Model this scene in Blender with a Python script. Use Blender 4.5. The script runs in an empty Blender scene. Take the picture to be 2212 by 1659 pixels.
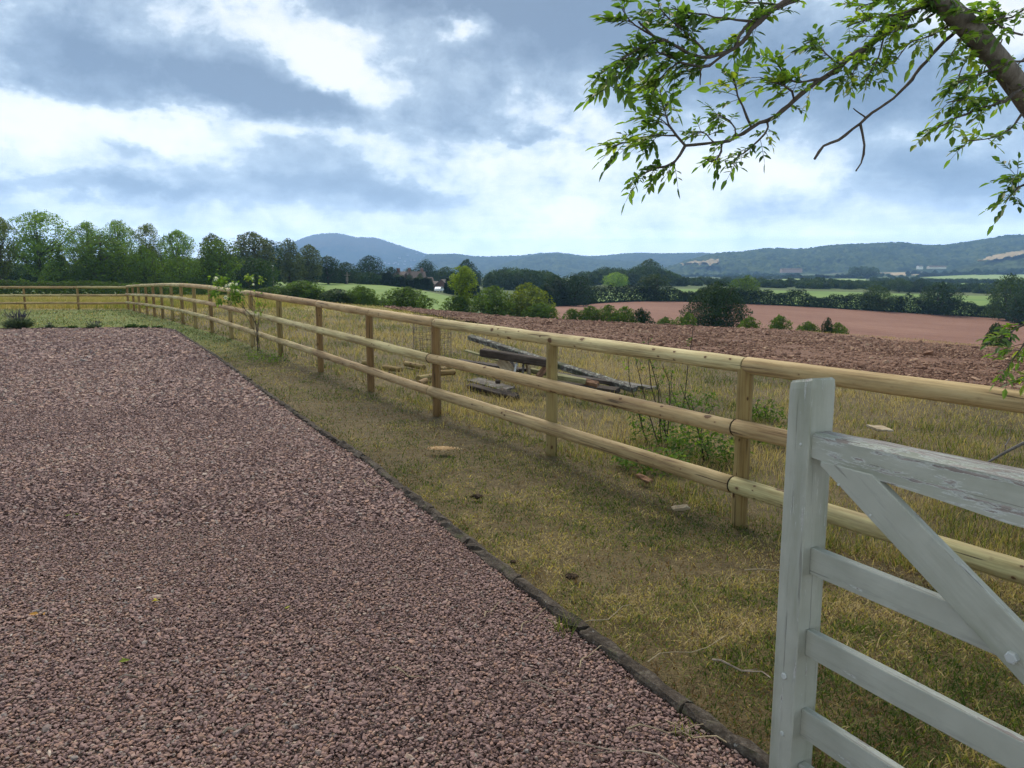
import bpy, bmesh, math, random
import numpy as np
from mathutils import Vector, Matrix, Euler
rng = np.random.default_rng(11)
random.seed(5)
PI = math.pi
scene = bpy.context.scene
COL = scene.collection

# ------------------------------------------------------------------ camera and survey helpers
F, H = 1600.0, 1.6                      # focal length (in 2212-wide survey pixels) and eye height
P = math.atan((829.5-600)/F)            # downward pitch
cP, sP = math.cos(P), math.sin(P)
def ray(u, v):
    "survey pixel -> (X/Y, Z/Y) slopes of the sight line"
    x = (u-1106)/F; y = (829.5-v)/F; d = cP+y*sP
    return x/d, (y*cP-sP)/d
def at(u, v, Y):
    a, s = ray(u, v); return Vector((a*Y, Y, H+s*Y))
def colA(u): return (u-1106)/F*cP
cam_d = bpy.data.cameras.new('camera'); cam = bpy.data.objects.new('camera', cam_d); COL.objects.link(cam)
cam.location = (0, 0, H); cam.rotation_euler = (PI/2-P, 0, 0)
cam_d.sensor_fit = 'HORIZONTAL'; cam_d.sensor_width = 36; cam_d.lens = 36*F/2212
cam_d.clip_start = .05; cam_d.clip_end = 30000
scene.camera = cam

# ------------------------------------------------------------------ object helpers
def link(name, me, parent=None):
    o = bpy.data.objects.new(name, me); COL.objects.link(o)
    if parent is not None: o.parent = parent
    return o
def tag(o, label, cat, group=None):
    o['label'] = label; o['category'] = cat
    if group: o['group'] = group
    return o
def kind(o, k): o['kind'] = k; return o
def empty(name, loc=(0, 0, 0), rz=0):
    o = link(name, None); o.location = loc; o.rotation_euler = (0, 0, rz); o.empty_display_size = .2
    return o
class MB:
    "collects vertices / faces (uniform tri or quad blocks) into one mesh"
    def __init__(s): s.v = []; s.f = []; s.n = 0; s.t = []; s.w = []
    def add(s, v, f, tint=0.0, wuv=None):
        v = np.asarray(v, float).reshape(-1, 3); f = np.asarray(f, int)
        s.v.append(v); s.f.append(f+s.n); s.n += len(v)
        s.t.append(np.broadcast_to(np.asarray(tint, float), (len(v),)))
        s.w.append(np.zeros((len(v), 3)) if wuv is None else np.asarray(wuv, float))
        return s
    def mesh(s, name, mat=None, smooth=False, wuv=False, tint=True):
        me = bpy.data.meshes.new(name)
        v = np.concatenate(s.v)
        loops = np.concatenate([f.ravel() for f in s.f])
        sizes = np.concatenate([np.full(len(f), f.shape[1]) for f in s.f])
        me.vertices.add(len(v)); me.vertices.foreach_set('co', v.astype(np.float32).ravel())
        me.loops.add(len(loops)); me.loops.foreach_set('vertex_index', loops.astype(np.int32))
        me.polygons.add(len(sizes))
        st = np.concatenate([[0], np.cumsum(sizes)[:-1]])
        me.polygons.foreach_set('loop_start', st.astype(np.int32))
        me.polygons.foreach_set('use_smooth', np.full(len(sizes), smooth))
        if tint:
            a = me.attributes.new('tint', 'FLOAT', 'POINT'); a.data.foreach_set('value', np.concatenate(s.t).astype(np.float32))
        if wuv:
            a = me.attributes.new('wuv', 'FLOAT_VECTOR', 'POINT'); a.data.foreach_set('vector', np.concatenate(s.w).astype(np.float32).ravel())
        me.update(calc_edges=True); me.validate()
        if mat: me.materials.append(mat)
        return me
    def build(s, name, mat, parent=None, **k): return link(name, s.mesh(name, mat, **k), parent)

def frame_of(d):
    d = Vector(d).normalized()
    up = Vector((0, 0, 1)) if abs(d.z) < .95 else Vector((1, 0, 0))
    a = d.cross(up).normalized(); b = a.cross(d).normalized()
    return np.array(a), np.array(b)
def tube(mb, pts, radii, n=8, tint=0.0, cap=True, wuv=None, wob=0):
    pts = np.asarray([tuple(p) for p in pts], float); m = len(pts)
    radii = np.broadcast_to(np.asarray(radii, float), (m,))
    V = np.zeros((m, n, 3)); W = np.zeros((m, n, 3))
    ang = np.arange(n)/n*2*PI; L = 0
    for i in range(m):
        d = pts[min(i+1, m-1)]-pts[max(i-1, 0)]
        a, b = frame_of(d)
        r = radii[i]*(1+(rng.normal(0, wob, n) if wob else 0))
        V[i] = pts[i]+(np.cos(ang)*r)[:, None]*a+(np.sin(ang)*r)[:, None]*b
        if i: L += np.linalg.norm(pts[i]-pts[i-1])
        W[i, :, 0] = L; W[i, :, 1] = np.cos(ang)*.055+(0 if wuv is None else wuv); W[i, :, 2] = np.sin(ang)*.055+(0 if wuv is None else wuv*1.7)
    idx = np.arange(m*n).reshape(m, n); nx = np.roll(idx, -1, 1)
    q = np.stack([idx[:-1], nx[:-1], nx[1:], idx[1:]], -1).reshape(-1, 4)
    base = mb.n
    mb.add(V, q[:, ::-1], tint, W.reshape(-1, 3))
    if cap:
        for row, fl in ((idx[0], 0), (idx[-1], 1)):
            c = V.reshape(-1, 3)[row]; ctr = c.mean(0)
            k = np.arange(n); kn = (k+1) % n
            t = np.stack([k, kn, np.full(n, n)], 1)
            if fl: t = t[:, ::-1]
            w = np.concatenate([W.reshape(-1, 3)[row], [[W.reshape(-1, 3)[row][0, 0], 0, 9]]]); 
            mb.add(np.concatenate([c, [ctr]]), t, tint, w)
    return mb
BOXF = np.array([[0, 1, 3, 2], [4, 6, 7, 5], [0, 4, 5, 1], [2, 3, 7, 6], [0, 2, 6, 4], [1, 5, 7, 3]])
def box(mb, x0, x1, y0, y1, z0, z1, tint=0):
    v = [(x, y, z) for x in (x0, x1) for y in (y0, y1) for z in (z0, z1)]
    return mb.add(v, BOXF, tint)
def bevel_box(name, dims, mat, parent=None, bev=.004, seg=2, jit=0, cuts=0):
    "box with rounded edges centred on the origin, optional surface irregularity"
    bm = bmesh.new(); bmesh.ops.create_cube(bm, size=1)
    for v in bm.verts: v.co = Vector((v.co.x*dims[0], v.co.y*dims[1], v.co.z*dims[2]))
    if cuts:
        ax = max(range(3), key=lambda i: dims[i])
        ed = [e for e in bm.edges if abs((e.verts[0].co-e.verts[1].co)[ax]) > dims[ax]*.9]
        bmesh.ops.subdivide_edges(bm, edges=ed, cuts=cuts)
    if jit:
        for v in bm.verts: v.co += Vector((random.uniform(-jit, jit) for _ in range(3)))
    sharp = [e for e in bm.edges if len(e.link_faces) == 2 and e.calc_face_angle(0) > .6]
    bmesh.ops.bevel(bm, geom=sharp, offset=bev, segments=seg, affect='EDGES', profile=.6)
    me = bpy.data.meshes.new(name); bm.to_mesh(me); bm.free()
    for p in me.polygons: p.use_smooth = False
    me.materials.append(mat)
    return link(name, me, parent)

# ------------------------------------------------------------------ numpy noise
def _h(ix, iy, s):
    n = (ix.astype(np.int64)*374761393+iy.astype(np.int64)*668265263+s*1442695041) & 0x7fffffff
    n = ((n ^ (n >> 13))*1274126177) & 0x7fffffff
    return ((n ^ (n >> 16)) & 0xffff)/65535.0
def vnoise(x, y, s=0):
    x = np.asarray(x, float); y = np.asarray(y, float)
    ix = np.floor(x); iy = np.floor(y); fx = x-ix; fy = y-iy
    fx = fx*fx*(3-2*fx); fy = fy*fy*(3-2*fy)
    a = _h(ix, iy, s); b = _h(ix+1, iy, s); c = _h(ix, iy+1, s); d = _h(ix+1, iy+1, s)
    return (a*(1-fx)+b*fx)*(1-fy)+(c*(1-fx)+d*fx)*fy
def fbm(x, y, o=4, s=0):
    t = 0; amp = .5
    for i in range(o): t = t+amp*vnoise(x*2**i, y*2**i, s+i*7); amp *= .5
    return t/(1-.5**o)
def vnoise3(p, s=0):
    i = np.floor(p); f = p-i; f = f*f*(3-2*f); r = 0
    for dz in (0, 1):
        for dy in (0, 1):
            for dx in (0, 1):
                w = (f[:, 0] if dx else 1-f[:, 0])*(f[:, 1] if dy else 1-f[:, 1])*(f[:, 2] if dz else 1-f[:, 2])
                r = r+w*_h(i[:, 0]+dx+(i[:, 2]+dz)*57, i[:, 1]+dy-(i[:, 2]+dz)*31, s)
    return r
def bumps(x, y, s=0):
    "rounded tree-crown bumps: 1 at a cell point, falling to 0"
    ix = np.floor(x); iy = np.floor(y); best = np.zeros_like(x)
    for dx in (-1, 0, 1):
        for dy in (-1, 0, 1):
            jx = ix+dx; jy = iy+dy
            px = jx+.2+.6*_h(jx, jy, s); py = jy+.2+.6*_h(jx, jy, s+3); r = .42+.28*_h(jx, jy, s+5)
            q = 1-((x-px)**2+(y-py)**2)/r**2
            best = np.maximum(best, np.sqrt(np.clip(q, 0, 1))*(.6+.5*_h(jx, jy, s+9)))
    return best

# ------------------------------------------------------------------ terrain
TU = np.array([-300, 0, 280, 550, 800, 1000, 1200, 1400, 1700, 2000, 2212, 2700], float)
TZ = {  # depth Y : ground height per column
    -60: [0]*12, 0: [0]*12, 3: [0]*12,
    5: [0, 0, 0, 0, 0, 0, -.03, -.08, -.13, -.13, -.15, -.15],
    10: [0, 0, 0, 0, -.03, -.09, -.12, -.18, -.25, -.3, -.3, -.3],
    16: [0, 0, 0, .11, .02, -.12, -.25, -.35, -.45, -.5, -.55, -.6],
    25: [0, 0, .05, .17, .0, -.25, -.4, -.55, -.75, -.9, -1.0, -1.1],
    38: [0, -.02, -.02, .05, -.2, -.55, -.85, -1.1, -1.4, -1.8, -2.05, -2.3],
    50: [0, -.05, -.05, 0, -.5, -1.0, -1.4, -1.65, -1.93, -2.6, -3.3, -4.2],
    60: [0, -.1, -.1, -.1, -.8, -1.4, -1.8, -2.15, -3.0, -4.0, -4.8, -5.5],
    75: [0, -.1, -.15, -.3, -1.2, -1.9, -2.9, -4.0, -5.2, -6.2, -7, -7.5],
    95: [0, -.2, -.3, -.6, -2.4, -3.2, -4.6, -5.3, -6.7, -8.2, -8.9, -9.2],
    120: [0, -.3, -.4, -1.0, -2.6, -3.6, -5.2, -6.0, -7.6, -9.0, -9.7, -10],
    160: [0, -.3, -.4, -.7, -1.9, -3.6, -5.2, -5.6, -7.2, -9.0, -9.9, -10.2]}
for Yk, vs in {205: [610, 610, 610, 610, 616, 637, 661, 649, 660, 678, 690, 700],
               300: [608, 608, 608, 608, 609, 622, 630, 628, 635, 646, 652, 655],
               420: [606, 606, 606, 606, 607, 612, 615, 616, 620, 628, 632, 635],
               650: [604, 604, 604, 604, 604, 606, 607, 608, 609, 614, 617, 618],
               1000: [602, 602, 602, 602, 602, 603, 603, 603, 604, 605, 606, 607],
               1500: [601, 601, 601, 601, 601, 601, 601, 600, 598, 595, 593, 593],
               2000: [600.5]*7+[598.5, 593, 588, 585, 585],
               2600: [600.4]*7+[598, 592, 586, 583, 583]}.items():
    TZ[Yk] = [1.6-(v-600)/F*Yk for v in vs]
TZ[4000] = TZ[2600]; TZ[9000] = TZ[2600]
TY = np.array(sorted(TZ)); TT = np.array([TZ[y] for y in TY])
_da = np.linspace(colA(-300), colA(2700), 240)
TD = np.stack([np.interp(_da, colA(TU), r) for r in TT])
_k = np.exp(-np.linspace(-2, 2, 25)**2); _k /= _k.sum()
TD = np.stack([np.convolve(np.pad(r, 12, 'edge'), _k, 'valid') for r in TD])
_dy = np.diff(TY)[:, None]; _sl = np.diff(TD, axis=0)/_dy
TM = np.zeros_like(TD)
_s0, _s1 = _sl[:-1], _sl[1:]
TM[1:-1] = np.where(_s0*_s1 > 0, 2*_s0*_s1/(_s0+_s1+1e-12*np.sign(_s0+_s1+1e-15)), 0)
def hz(x, y):
    x = np.asarray(x, float); y = np.asarray(y, float)
    a = np.clip(x/np.maximum(y, 4), _da[0], _da[-1]); yy = np.clip(y, -60, 8999)
    i = np.clip(np.searchsorted(TY, yy, side='right')-1, 0, len(TY)-2)
    t = (yy-TY[i])/(TY[i+1]-TY[i]); h = TY[i+1]-TY[i]
    c = (a-_da[0])/(_da[-1]-_da[0])*(len(_da)-1); j = np.clip(c.astype(int), 0, len(_da)-2); w = c-j
    def L(T, k): return T[k, j]*(1-w)+T[k, j+1]*w
    h00 = 2*t**3-3*t**2+1; h10 = t**3-2*t**2+t; h01 = -2*t**3+3*t**2; h11 = t**3-t**2
    return h00*L(TD, i)+h10*h*L(TM, i)+h01*L(TD, i+1)+h11*h*L(TM, i+1)
def hzf(x, y): return float(hz(np.array([x]), np.array([y]))[0])
def ground_at(u, v, y0=1.0, y1=4000.0):
    "first point where the sight line meets the terrain"
    a, s = ray(u, v); Y = np.geomspace(y0, y1, 4000); z = H+s*Y; g = hz(a*Y, Y)
    k = np.argmax(z <= g) if (z <= g).any() else len(Y)-1
    return Vector((a*Y[k], Y[k], float(g[k])))
def grid_mesh(X, Y, Z):
    m, n = X.shape; idx = np.arange(m*n).reshape(m, n)
    f = np.stack([idx[:-1, :-1], idx[:-1, 1:], idx[1:, 1:], idx[1:, :-1]], -1).reshape(-1, 4)
    return np.stack([X, Y, Z], -1).reshape(-1, 3), f
def inpoly(x, y, poly):
    x = np.asarray(x); y = np.asarray(y); r = np.zeros(x.shape, bool); n = len(poly)
    for i in range(n):
        x0, y0 = poly[i]; x1, y1 = poly[(i+1) % n]
        c = ((y0 > y) != (y1 > y))
        r ^= c & (x < (x1-x0)*(y-y0)/((y1-y0) if y1 != y0 else 1e-9)+x0)
    return r

# ------------------------------------------------------------------ shader helpers
class NT:
    def __init__(s, nt): s.nt = nt
    def node(s, t, **kw):
        n = s.nt.nodes.new(t)
        for k, v in kw.items(): setattr(n, k, v)
        return n
    def put(s, sock, val):
        if isinstance(val, bpy.types.NodeSocket): s.nt.links.new(val, sock)
        elif val is not None:
            if sock.type == 'RGBA' and not hasattr(val, '__len__'): val = (val, val, val, 1)
            elif sock.type == 'RGBA' and len(val) == 3: val = tuple(val)+(1,)
            sock.default_value = val
    def m(s, op, a, b=None, c=None, clamp=False):
        n = s.node('ShaderNodeMath', operation=op, use_clamp=clamp)
        for i, x in enumerate((a, b, c)):
            if x is not None: s.put(n.inputs[i], x)
        return n.outputs[0]
    def vm(s, op, a, b=None):
        n = s.node('ShaderNodeVectorMath', operation=op)
        s.put(n.inputs[0], a)
        if b is not None: s.put(n.inputs[1], b)
        return n.outputs['Value'] if op in ('LENGTH', 'DISTANCE', 'DOT_PRODUCT') else n.outputs[0]
    def noise(s, vec, scale, detail=4, rough=.55, dist=0, out='Fac'):
        n = s.node('ShaderNodeTexNoise'); s.put(n.inputs['Vector'], vec)
        n.inputs['Scale'].default_value = scale; n.inputs['Detail'].default_value = detail
        n.inputs['Roughness'].default_value = rough; n.inputs['Distortion'].default_value = dist
        return n.outputs[out]
    def voro(s, vec, scale, out='Distance', feature='F1', rnd=1):
        n = s.node('ShaderNodeTexVoronoi', feature=feature); s.put(n.inputs['Vector'], vec)
        n.inputs['Scale'].default_value = scale; n.inputs['Randomness'].default_value = rnd
        return n.outputs[out]
    def ramp(s, fac, stops, mode='LINEAR'):
        n = s.node('ShaderNodeValToRGB'); cr = n.color_ramp; cr.interpolation = mode
        while len(cr.elements) < len(stops): cr.elements.new(.5)
        for e, (p, c) in zip(cr.elements, stops):
            e.position = p; e.color = (c, c, c, 1) if not hasattr(c, '__len__') else tuple(c)+(1,)
        s.put(n.inputs[0], fac); return n.outputs[0]
    def mix(s, f, a, b, mode='MIX'):
        n = s.node('ShaderNodeMix', data_type='RGBA', blend_type=mode)
        s.put(n.inputs[0], f); s.put(n.inputs[6], a); s.put(n.inputs[7], b); return n.outputs[2]
    def mapping(s, vec, scale=(1, 1, 1), rot=(0, 0, 0), loc=(0, 0, 0)):
        n = s.node('ShaderNodeMapping'); s.put(n.inputs[0], vec)
        n.inputs['Scale'].default_value = scale; n.inputs['Rotation'].default_value = rot; n.inputs['Location'].default_value = loc
        return n.outputs[0]
    def attr(s, name, out='Fac'): return s.node('ShaderNodeAttribute', attribute_name=name).outputs[out]
    def tc(s, out='Object'): return s.node('ShaderNodeTexCoord').outputs[out]
    def pos(s): return s.node('ShaderNodeNewGeometry').outputs['Position']
    def bump(s, h, strength=.5, dist=.02, normal=None):
        n = s.node('ShaderNodeBump'); n.inputs['Strength'].default_value = strength; n.inputs['Distance'].default_value = dist
        s.put(n.inputs['Height'], h)
        if normal is not None: s.put(n.inputs['Normal'], normal)
        return n.outputs[0]
def mat(name, fn, rough=.9, spec=.2):
    m = bpy.data.materials.new(name); m.use_nodes = True; nt = m.node_tree
    nt.nodes.clear(); k = NT(nt)
    out = k.node('ShaderNodeOutputMaterial'); b = k.node('ShaderNodeBsdfPrincipled')
    b.inputs['Roughness'].default_value = rough; b.inputs['Specular IOR Level'].default_value = spec
    nt.links.new(b.outputs[0], out.inputs[0])
    r = fn(k, b, out)
    if r is not None: k.put(b.inputs['Base Color'], r)
    return m
def flat(name, c, rough=.8, spec=.2, var=.15, scale=6):
    def fn(k, b, o):
        n = k.noise(k.tc('Object'), scale, 4)
        return k.ramp(n, [(.3, tuple(x*(1-var) for x in c)), (.7, tuple(x*(1+var) for x in c))])
    return mat(name, fn, rough, spec)
def leafmat(name, stops, trans=.35, tboost=1.6, rough=.7, spec=.08):
    "foliage: colour by each leaf's own tint, part of the light passes through"
    def fn(k, b, o):
        c = k.ramp(k.attr('tint'), stops)
        k.put(b.inputs['Base Color'], c)
        t = k.node('ShaderNodeBsdfTranslucent')
        k.put(t.inputs[0], k.mix(1.0, c, (tboost*1.15, tboost*1.2, tboost*.5), 'MULTIPLY'))
        mx = k.node('ShaderNodeMixShader'); mx.inputs[0].default_value = trans
        k.nt.links.new(b.outputs[0], mx.inputs[1]); k.nt.links.new(t.outputs[0], mx.inputs[2])
        k.nt.links.new(mx.outputs[0], o.inputs[0])
    return mat(name, fn, rough, spec)
# ------------------------------------------------------------------ sky, sun, air
SUN_EL, SUN_AZ = math.radians(47), math.radians(-12)      # azimuth measured from +Y towards +X
def build_world():
    w = bpy.data.worlds.new('World'); scene.world = w; w.use_nodes = True
    nt = w.node_tree; nt.nodes.clear(); k = NT(nt)
    out = k.node('ShaderNodeOutputWorld')
    sky = k.node('ShaderNodeTexSky', sky_type='NISHITA'); sky.sun_disc = False
    sky.sun_elevation = SUN_EL; sky.sun_rotation = SUN_AZ
    sky.air_density = 1.2; sky.dust_density = 1.5
    d = k.tc('Generated')
    sep = k.node('ShaderNodeSeparateXYZ'); k.put(sep.inputs[0], d)
    x, y, z = sep.outputs
    # the cloud deck: sight direction projected on a high sheet, ragged by noise
    zz = k.m('ADD', k.m('MAXIMUM', z, 0), .10)
    cmb = k.node('ShaderNodeCombineXYZ')
    k.put(cmb.inputs[0], k.m('DIVIDE', x, zz)); k.put(cmb.inputs[1], k.m('DIVIDE', y, zz))
    sheet = cmb.outputs[0]
    big = k.noise(sheet, .62, 6, .6, .5)
    fine = k.noise(k.mapping(sheet, (1, 1.25, 1), (0, 0, .5)), 1.7, 8, .62, .7)
    midn = k.noise(k.mapping(d, (1, 1, 1.35), (0, 0, 1.1)), 4.2, 7, .58, .5)
    wisp = k.noise(k.mapping(d, (1, 1, 1.4)), 9.5, 8, .62, .35)
    puff = k.noise(k.mapping(d, (1, 1, 1.3), (0, 0, .3)), 22, 7, .6, .25)
    # named banks of cloud at their bearing / elevation
    yy = k.m('MAXIMUM', y, .05)
    wx = k.m('MULTIPLY', k.m('SUBTRACT', k.noise(k.mapping(d, (1, 1, 1.6)), 5, 6, .62), .5), .30)
    wz = k.m('MULTIPLY', k.m('SUBTRACT', k.noise(k.mapping(d, (1, 1, 1.6), loc=(3, 1, 7)), 6, 6, .62), .5), .14)
    A = k.m('ADD', k.m('DIVIDE', x, yy), wx); S = k.m('ADD', k.m('DIVIDE', z, yy), wz)
    banks = [(380, 150, 430, 85, 14, .56), (690, 220, 260, 40, 4, .50), (1150, 5, 560, 85, 8, .74), (150, 130, 200, 70, 10, .25), (1120, 130, 230, 75, 28, .22),
             (640, 85, 170, 45, 32, -.56), (740, 175, 140, 50, 20, -.40), (560, 300, 620, 45, 4, -.22), (1160, 400, 260, 100, 0, -.30),
             (760, 410, 250, 30, 6, .34), (170, 398, 240, 18, 4, .28), (1840, 180, 500, 90, 5, .56), (2080, 385, 260, 40, 3, .42),
             (1660, 365, 170, 40, 0, -.34), (950, 48, 62, 26, 8, -.75), (110, 265, 230, 45, 12, -.36), (1040, 48, 40, 20, 8, -.3),
             (1250, 250, 160, 36, 4, -.12), (40, 150, 40, 60, 0, .2), (120, 30, 170, 50, 10, -.12), (1500, 170, 120, 60, 0, .2),
             (960, 330, 70, 25, 10, .22), (1150, 295, 90, 18, 14, .3), (330, 350, 60, 40, 40, -.18), (480, 275, 500, 25, 5, -.15), (420, 420, 300, 22, 3, .2), (250, 330, 160, 22, 20, .26), (640, 335, 120, 22, 12, .22), (880, 400, 110, 26, 8, .24), (1060, 260, 60, 18, 12, .26), (1420, 330, 130, 30, 0, .16)]
    tot = None
    for (u, v, ru, rv, rot, wt) in banks:
        a0, s0 = ray(u, v); r = math.radians(-rot); c, s_ = math.cos(r), math.sin(r)
        da = k.m('SUBTRACT', A, a0); ds = k.m('SUBTRACT', S, s0)
        p = k.m('MULTIPLY', k.m('ADD', k.m('MULTIPLY', da, c), k.m('MULTIPLY', ds, s_)), F/ru)
        q = k.m('MULTIPLY', k.m('SUBTRACT', k.m('MULTIPLY', ds, c), k.m('MULTIPLY', da, s_)), F/rv)
        e = k.m('EXPONENT', k.m('MULTIPLY', k.m('ADD', k.m('MULTIPLY', p, p), k.m('MULTIPLY', q, q)), -1.0))
        tot = k.m('MULTIPLY', e, wt) if tot is None else k.m('MULTIPLY_ADD', e, wt, tot)
    n = k.m('ADD', k.m('MULTIPLY', k.m('SUBTRACT', big, .5), .35), k.m('MULTIPLY', k.m('SUBTRACT', fine, .5), .35))
    n = k.m('ADD', n, k.m('MULTIPLY', k.m('SUBTRACT', midn, .5), .95))
    n = k.m('ADD', n, k.m('MULTIPLY', k.m('SUBTRACT', wisp, .5), .95))
    n = k.m('ADD', n, k.m('MULTIPLY', k.m('SUBTRACT', puff, .5), .75))
    calm = k.m('MULTIPLY_ADD', k.ramp(z, [(.02, 0.0), (.2, 1.0)]), .8, .2)      # the deck thins to an even veil at the horizon
    t = k.m('MULTIPLY_ADD', tot, .92, k.m('MULTIPLY_ADD', n, calm, .41))
    t = k.m('ADD', t, k.m('MULTIPLY', k.ramp(z, [(.0, 1.0), (.10, 0.0)]), -.16))
    colr = k.ramp(t, [(0.0, (1.0, .985, .96)), (.18, (.91, .94, .955)), (.33, (.68, .765, .835)), (.46, (.42, .52, .62)), (.70, (.25, .33, .43)), (1.0, (.15, .21, .295))])
    # the air near the horizon is brighter: long lit paths
    glow = k.m('EXPONENT', k.m('MULTIPLY', k.m('MINIMUM', k.m('DIVIDE', 430.0, k.m('MAXIMUM', z, .001)), 8200.0), HAZE*.95))
    b1 = k.node('ShaderNodeBackground'); k.nt.links.new(sky.outputs[0], b1.inputs[0]); b1.inputs[1].default_value = .1
    b2 = k.node('ShaderNodeBackground'); k.put(b2.inputs[0], colr); k.put(b2.inputs[1], k.m('MULTIPLY', glow, SKYK))
    mx = k.node('ShaderNodeMixShader'); k.put(mx.inputs[0], k.m('MULTIPLY_ADD', k.ramp(n, [(.2, 0.0), (.6, 1.0)]), .08, .9))
    k.nt.links.new(b1.outputs[0], mx.inputs[1]); k.nt.links.new(b2.outputs[0], mx.inputs[2])
    k.nt.links.new(mx.outputs[0], out.inputs[0])
    w.cycles.sampling_method = 'MANUAL'; w.cycles.sample_map_resolution = 512
HAZE = 1.9e-4; SKYK = .64
build_world()
sd = bpy.data.lights.new('sun', 'SUN'); sd.energy = 3.4; sd.angle = math.radians(38); sd.color = (1, .91, .79)
so = bpy.data.objects.new('sun', sd); COL.objects.link(so); so.location = (-10, 30, 40)
_sdir = Vector((math.sin(SUN_AZ)*math.cos(SUN_EL), math.cos(SUN_AZ)*math.cos(SUN_EL), math.sin(SUN_EL)))
so.rotation_euler = _sdir.to_track_quat('Z', 'Y').to_euler()

def build_haze():
    mb = MB(); box(mb, -6600, 6600, -80, 8600, -14, 430)
    m = bpy.data.materials.new('haze_air'); m.use_nodes = True; nt = m.node_tree; nt.nodes.clear(); k = NT(nt)
    o = k.node('ShaderNodeOutputMaterial'); v = k.node('ShaderNodeVolumePrincipled')
    v.inputs['Color'].default_value = (.33, .59, 1.0, 1); v.inputs['Density'].default_value = HAZE
    v.inputs['Anisotropy'].default_value = .2
    nt.links.new(v.outputs[0], o.inputs['Volume'])
    kind(mb.build('haze', m, tint=False), 'stuff')
build_haze()
scene.view_settings.view_transform = 'Standard'; scene.view_settings.look = 'None'
scene.view_settings.exposure = .46; scene.view_settings.gamma = 1
scene.cycles.use_denoising = True; scene.cycles.denoiser = 'OPENIMAGEDENOISE'; scene.cycles.denoising_prefilter = 'FAST'
scene.cycles.max_bounces = 6; scene.cycles.transparent_max_bounces = 6
scene.cycles.volume_bounces = 0

# ------------------------------------------------------------------ lines surveyed on the ground
FP = [(2.95, 2.97, -.15, 1.05), (1.61, 5.06, -.13, 1.07), (.38, 6.98, -.09, 1.09), (-.93, 9.02, -.10, 1.12), (-2.08, 10.81, -.04, 1.17), (-3.31, 12.74, .04, 1.22),
      (-4.64, 14.81, .08, 1.27), (-5.85, 16.69, .11, 1.32), (-7.02, 18.52, .16, 1.36), (-8.32, 20.55, .19, 1.40), (-9.62, 22.56, .18, 1.42), (-10.9, 24.58, .16, 1.43),
      (-12.1, 26.5, .12, 1.42), (-13.35, 28.4, .08, 1.40), (-14.61, 30.37, .03, 1.37), (-15.95, 32.5, 0, 1.34), (-17.34, 34.63, -.03, 1.30), (-18.7, 36.8, -.03, 1.26), (-20.05, 38.9, -.03, 1.22)]
FD = np.array([-.5396, .8419]); FN = np.array([.8419, .5396]); F0 = np.array([1.61, 5.06])
def beyond(x, y): return FN[0]*(x-F0[0])+FN[1]*(y-F0[1])      # > 0 past the fence
KERB = [(1.30, .9), (1.05, 1.6), (.82, 2.24), (.60, 2.61), (.21, 3.35), (.06, 3.64), (-.30, 4.35), (-.68, 5.10), (-1.22, 6.22), (-1.93, 7.45), (-3.03, 9.45),
        (-4.90, 12.83), (-7.05, 16.63), (-8.71, 19.56), (-9.7, 21.3), (-10.4, 22.2), (-11.53, 22.89), (-13.8, 23.1), (-15.68, 23.05), (-20, 23.0), (-27, 23.0)]
KX = np.array([p[0] for p in KERB]); KY = np.array([p[1] for p in KERB])
def kerb_x(y):
    ky = np.concatenate([[-6], KY[:17]]); kx = np.concatenate([[2.6], KX[:17]])
    return np.interp(y, ky, kx)
def on_drive(x, y, pad=0): return (x < kerb_x(y)-pad) & (y < 23.0-pad) & (x > -27)
PLOUGH = [(16, -2), (6.9, 14), (1.5, 25), (-2.5, 36), (-12, 70), (-14, 82), (5, 76), (18.6, 51), (23, 33.5), (27, 20), (34, -2)]
PL_NEAR = np.array(PLOUGH[:6])

# ------------------------------------------------------------------ ground materials
GRASS_STOPS = [(0, (.042, .072, .013)), (.25, (.115, .150, .028)), (.45, (.235, .225, .065)), (.65, (.34, .265, .115)), (.84, (.52, .41, .22)), (.88, (.17, .105, .055)), (1, (.10, .062, .034))]
def m_ground(k, b, o):
    p = k.pos(); n1 = k.noise(p, .35, 4); n2 = k.noise(p, 9, 6, .7); n3 = k.noise(p, 60, 3, .7)
    near = k.ramp(k.m('MULTIPLY_ADD', n3, .45, k.m('MULTIPLY_ADD', n2, .4, k.m('MULTIPLY', n1, .3))),
                  [(.32, (.020, .015, .008)), (.45, (.052, .041, .017)), (.56, (.105, .080, .036)), (.75, (.20, .15, .07))])
    sep = k.node('ShaderNodeSeparateXYZ'); k.put(sep.inputs[0], p)
    far = k.ramp(k.noise(p, .012, 5, .6), [(.35, (.045, .075, .02)), (.55, (.075, .11, .03)), (.7, (.13, .13, .05))])
    mead = k.ramp(k.noise(k.mapping(p, (.25, 1, 1)), .9, 6, .65), [(.3, (.13, .12, .035)), (.5, (.24, .20, .075)), (.7, (.34, .26, .12))])
    k.put(b.inputs['Normal'], k.bump(k.m('ADD', n2, k.m('MULTIPLY', n3, .6)), 1.0, .035))
    y = sep.outputs[1]
    side = k.m('ADD', k.m('MULTIPLY', sep.outputs[0], .8419), k.m('MULTIPLY', y, .5396))
    turf = k.m('MULTIPLY', k.ramp(k.m('DIVIDE', y, 40), [(.33, 0.0), (.5, .8)]), k.m('LESS_THAN', side, 4.1))
    near = k.mix(turf, near, k.ramp(n2, [(.3, (.08, .125, .022)), (.7, (.19, .23, .055))]))
    c = k.mix(k.ramp(k.m('DIVIDE', y, 100), [(.38, 0.0), (.40, 1.0)]), near, mead)
    return k.mix(k.ramp(k.m('DIVIDE', y, 400), [(.15, 0.0), (.25, 1.0)]), c, far)
MAT_ground = mat('ground_grass', m_ground)
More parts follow.
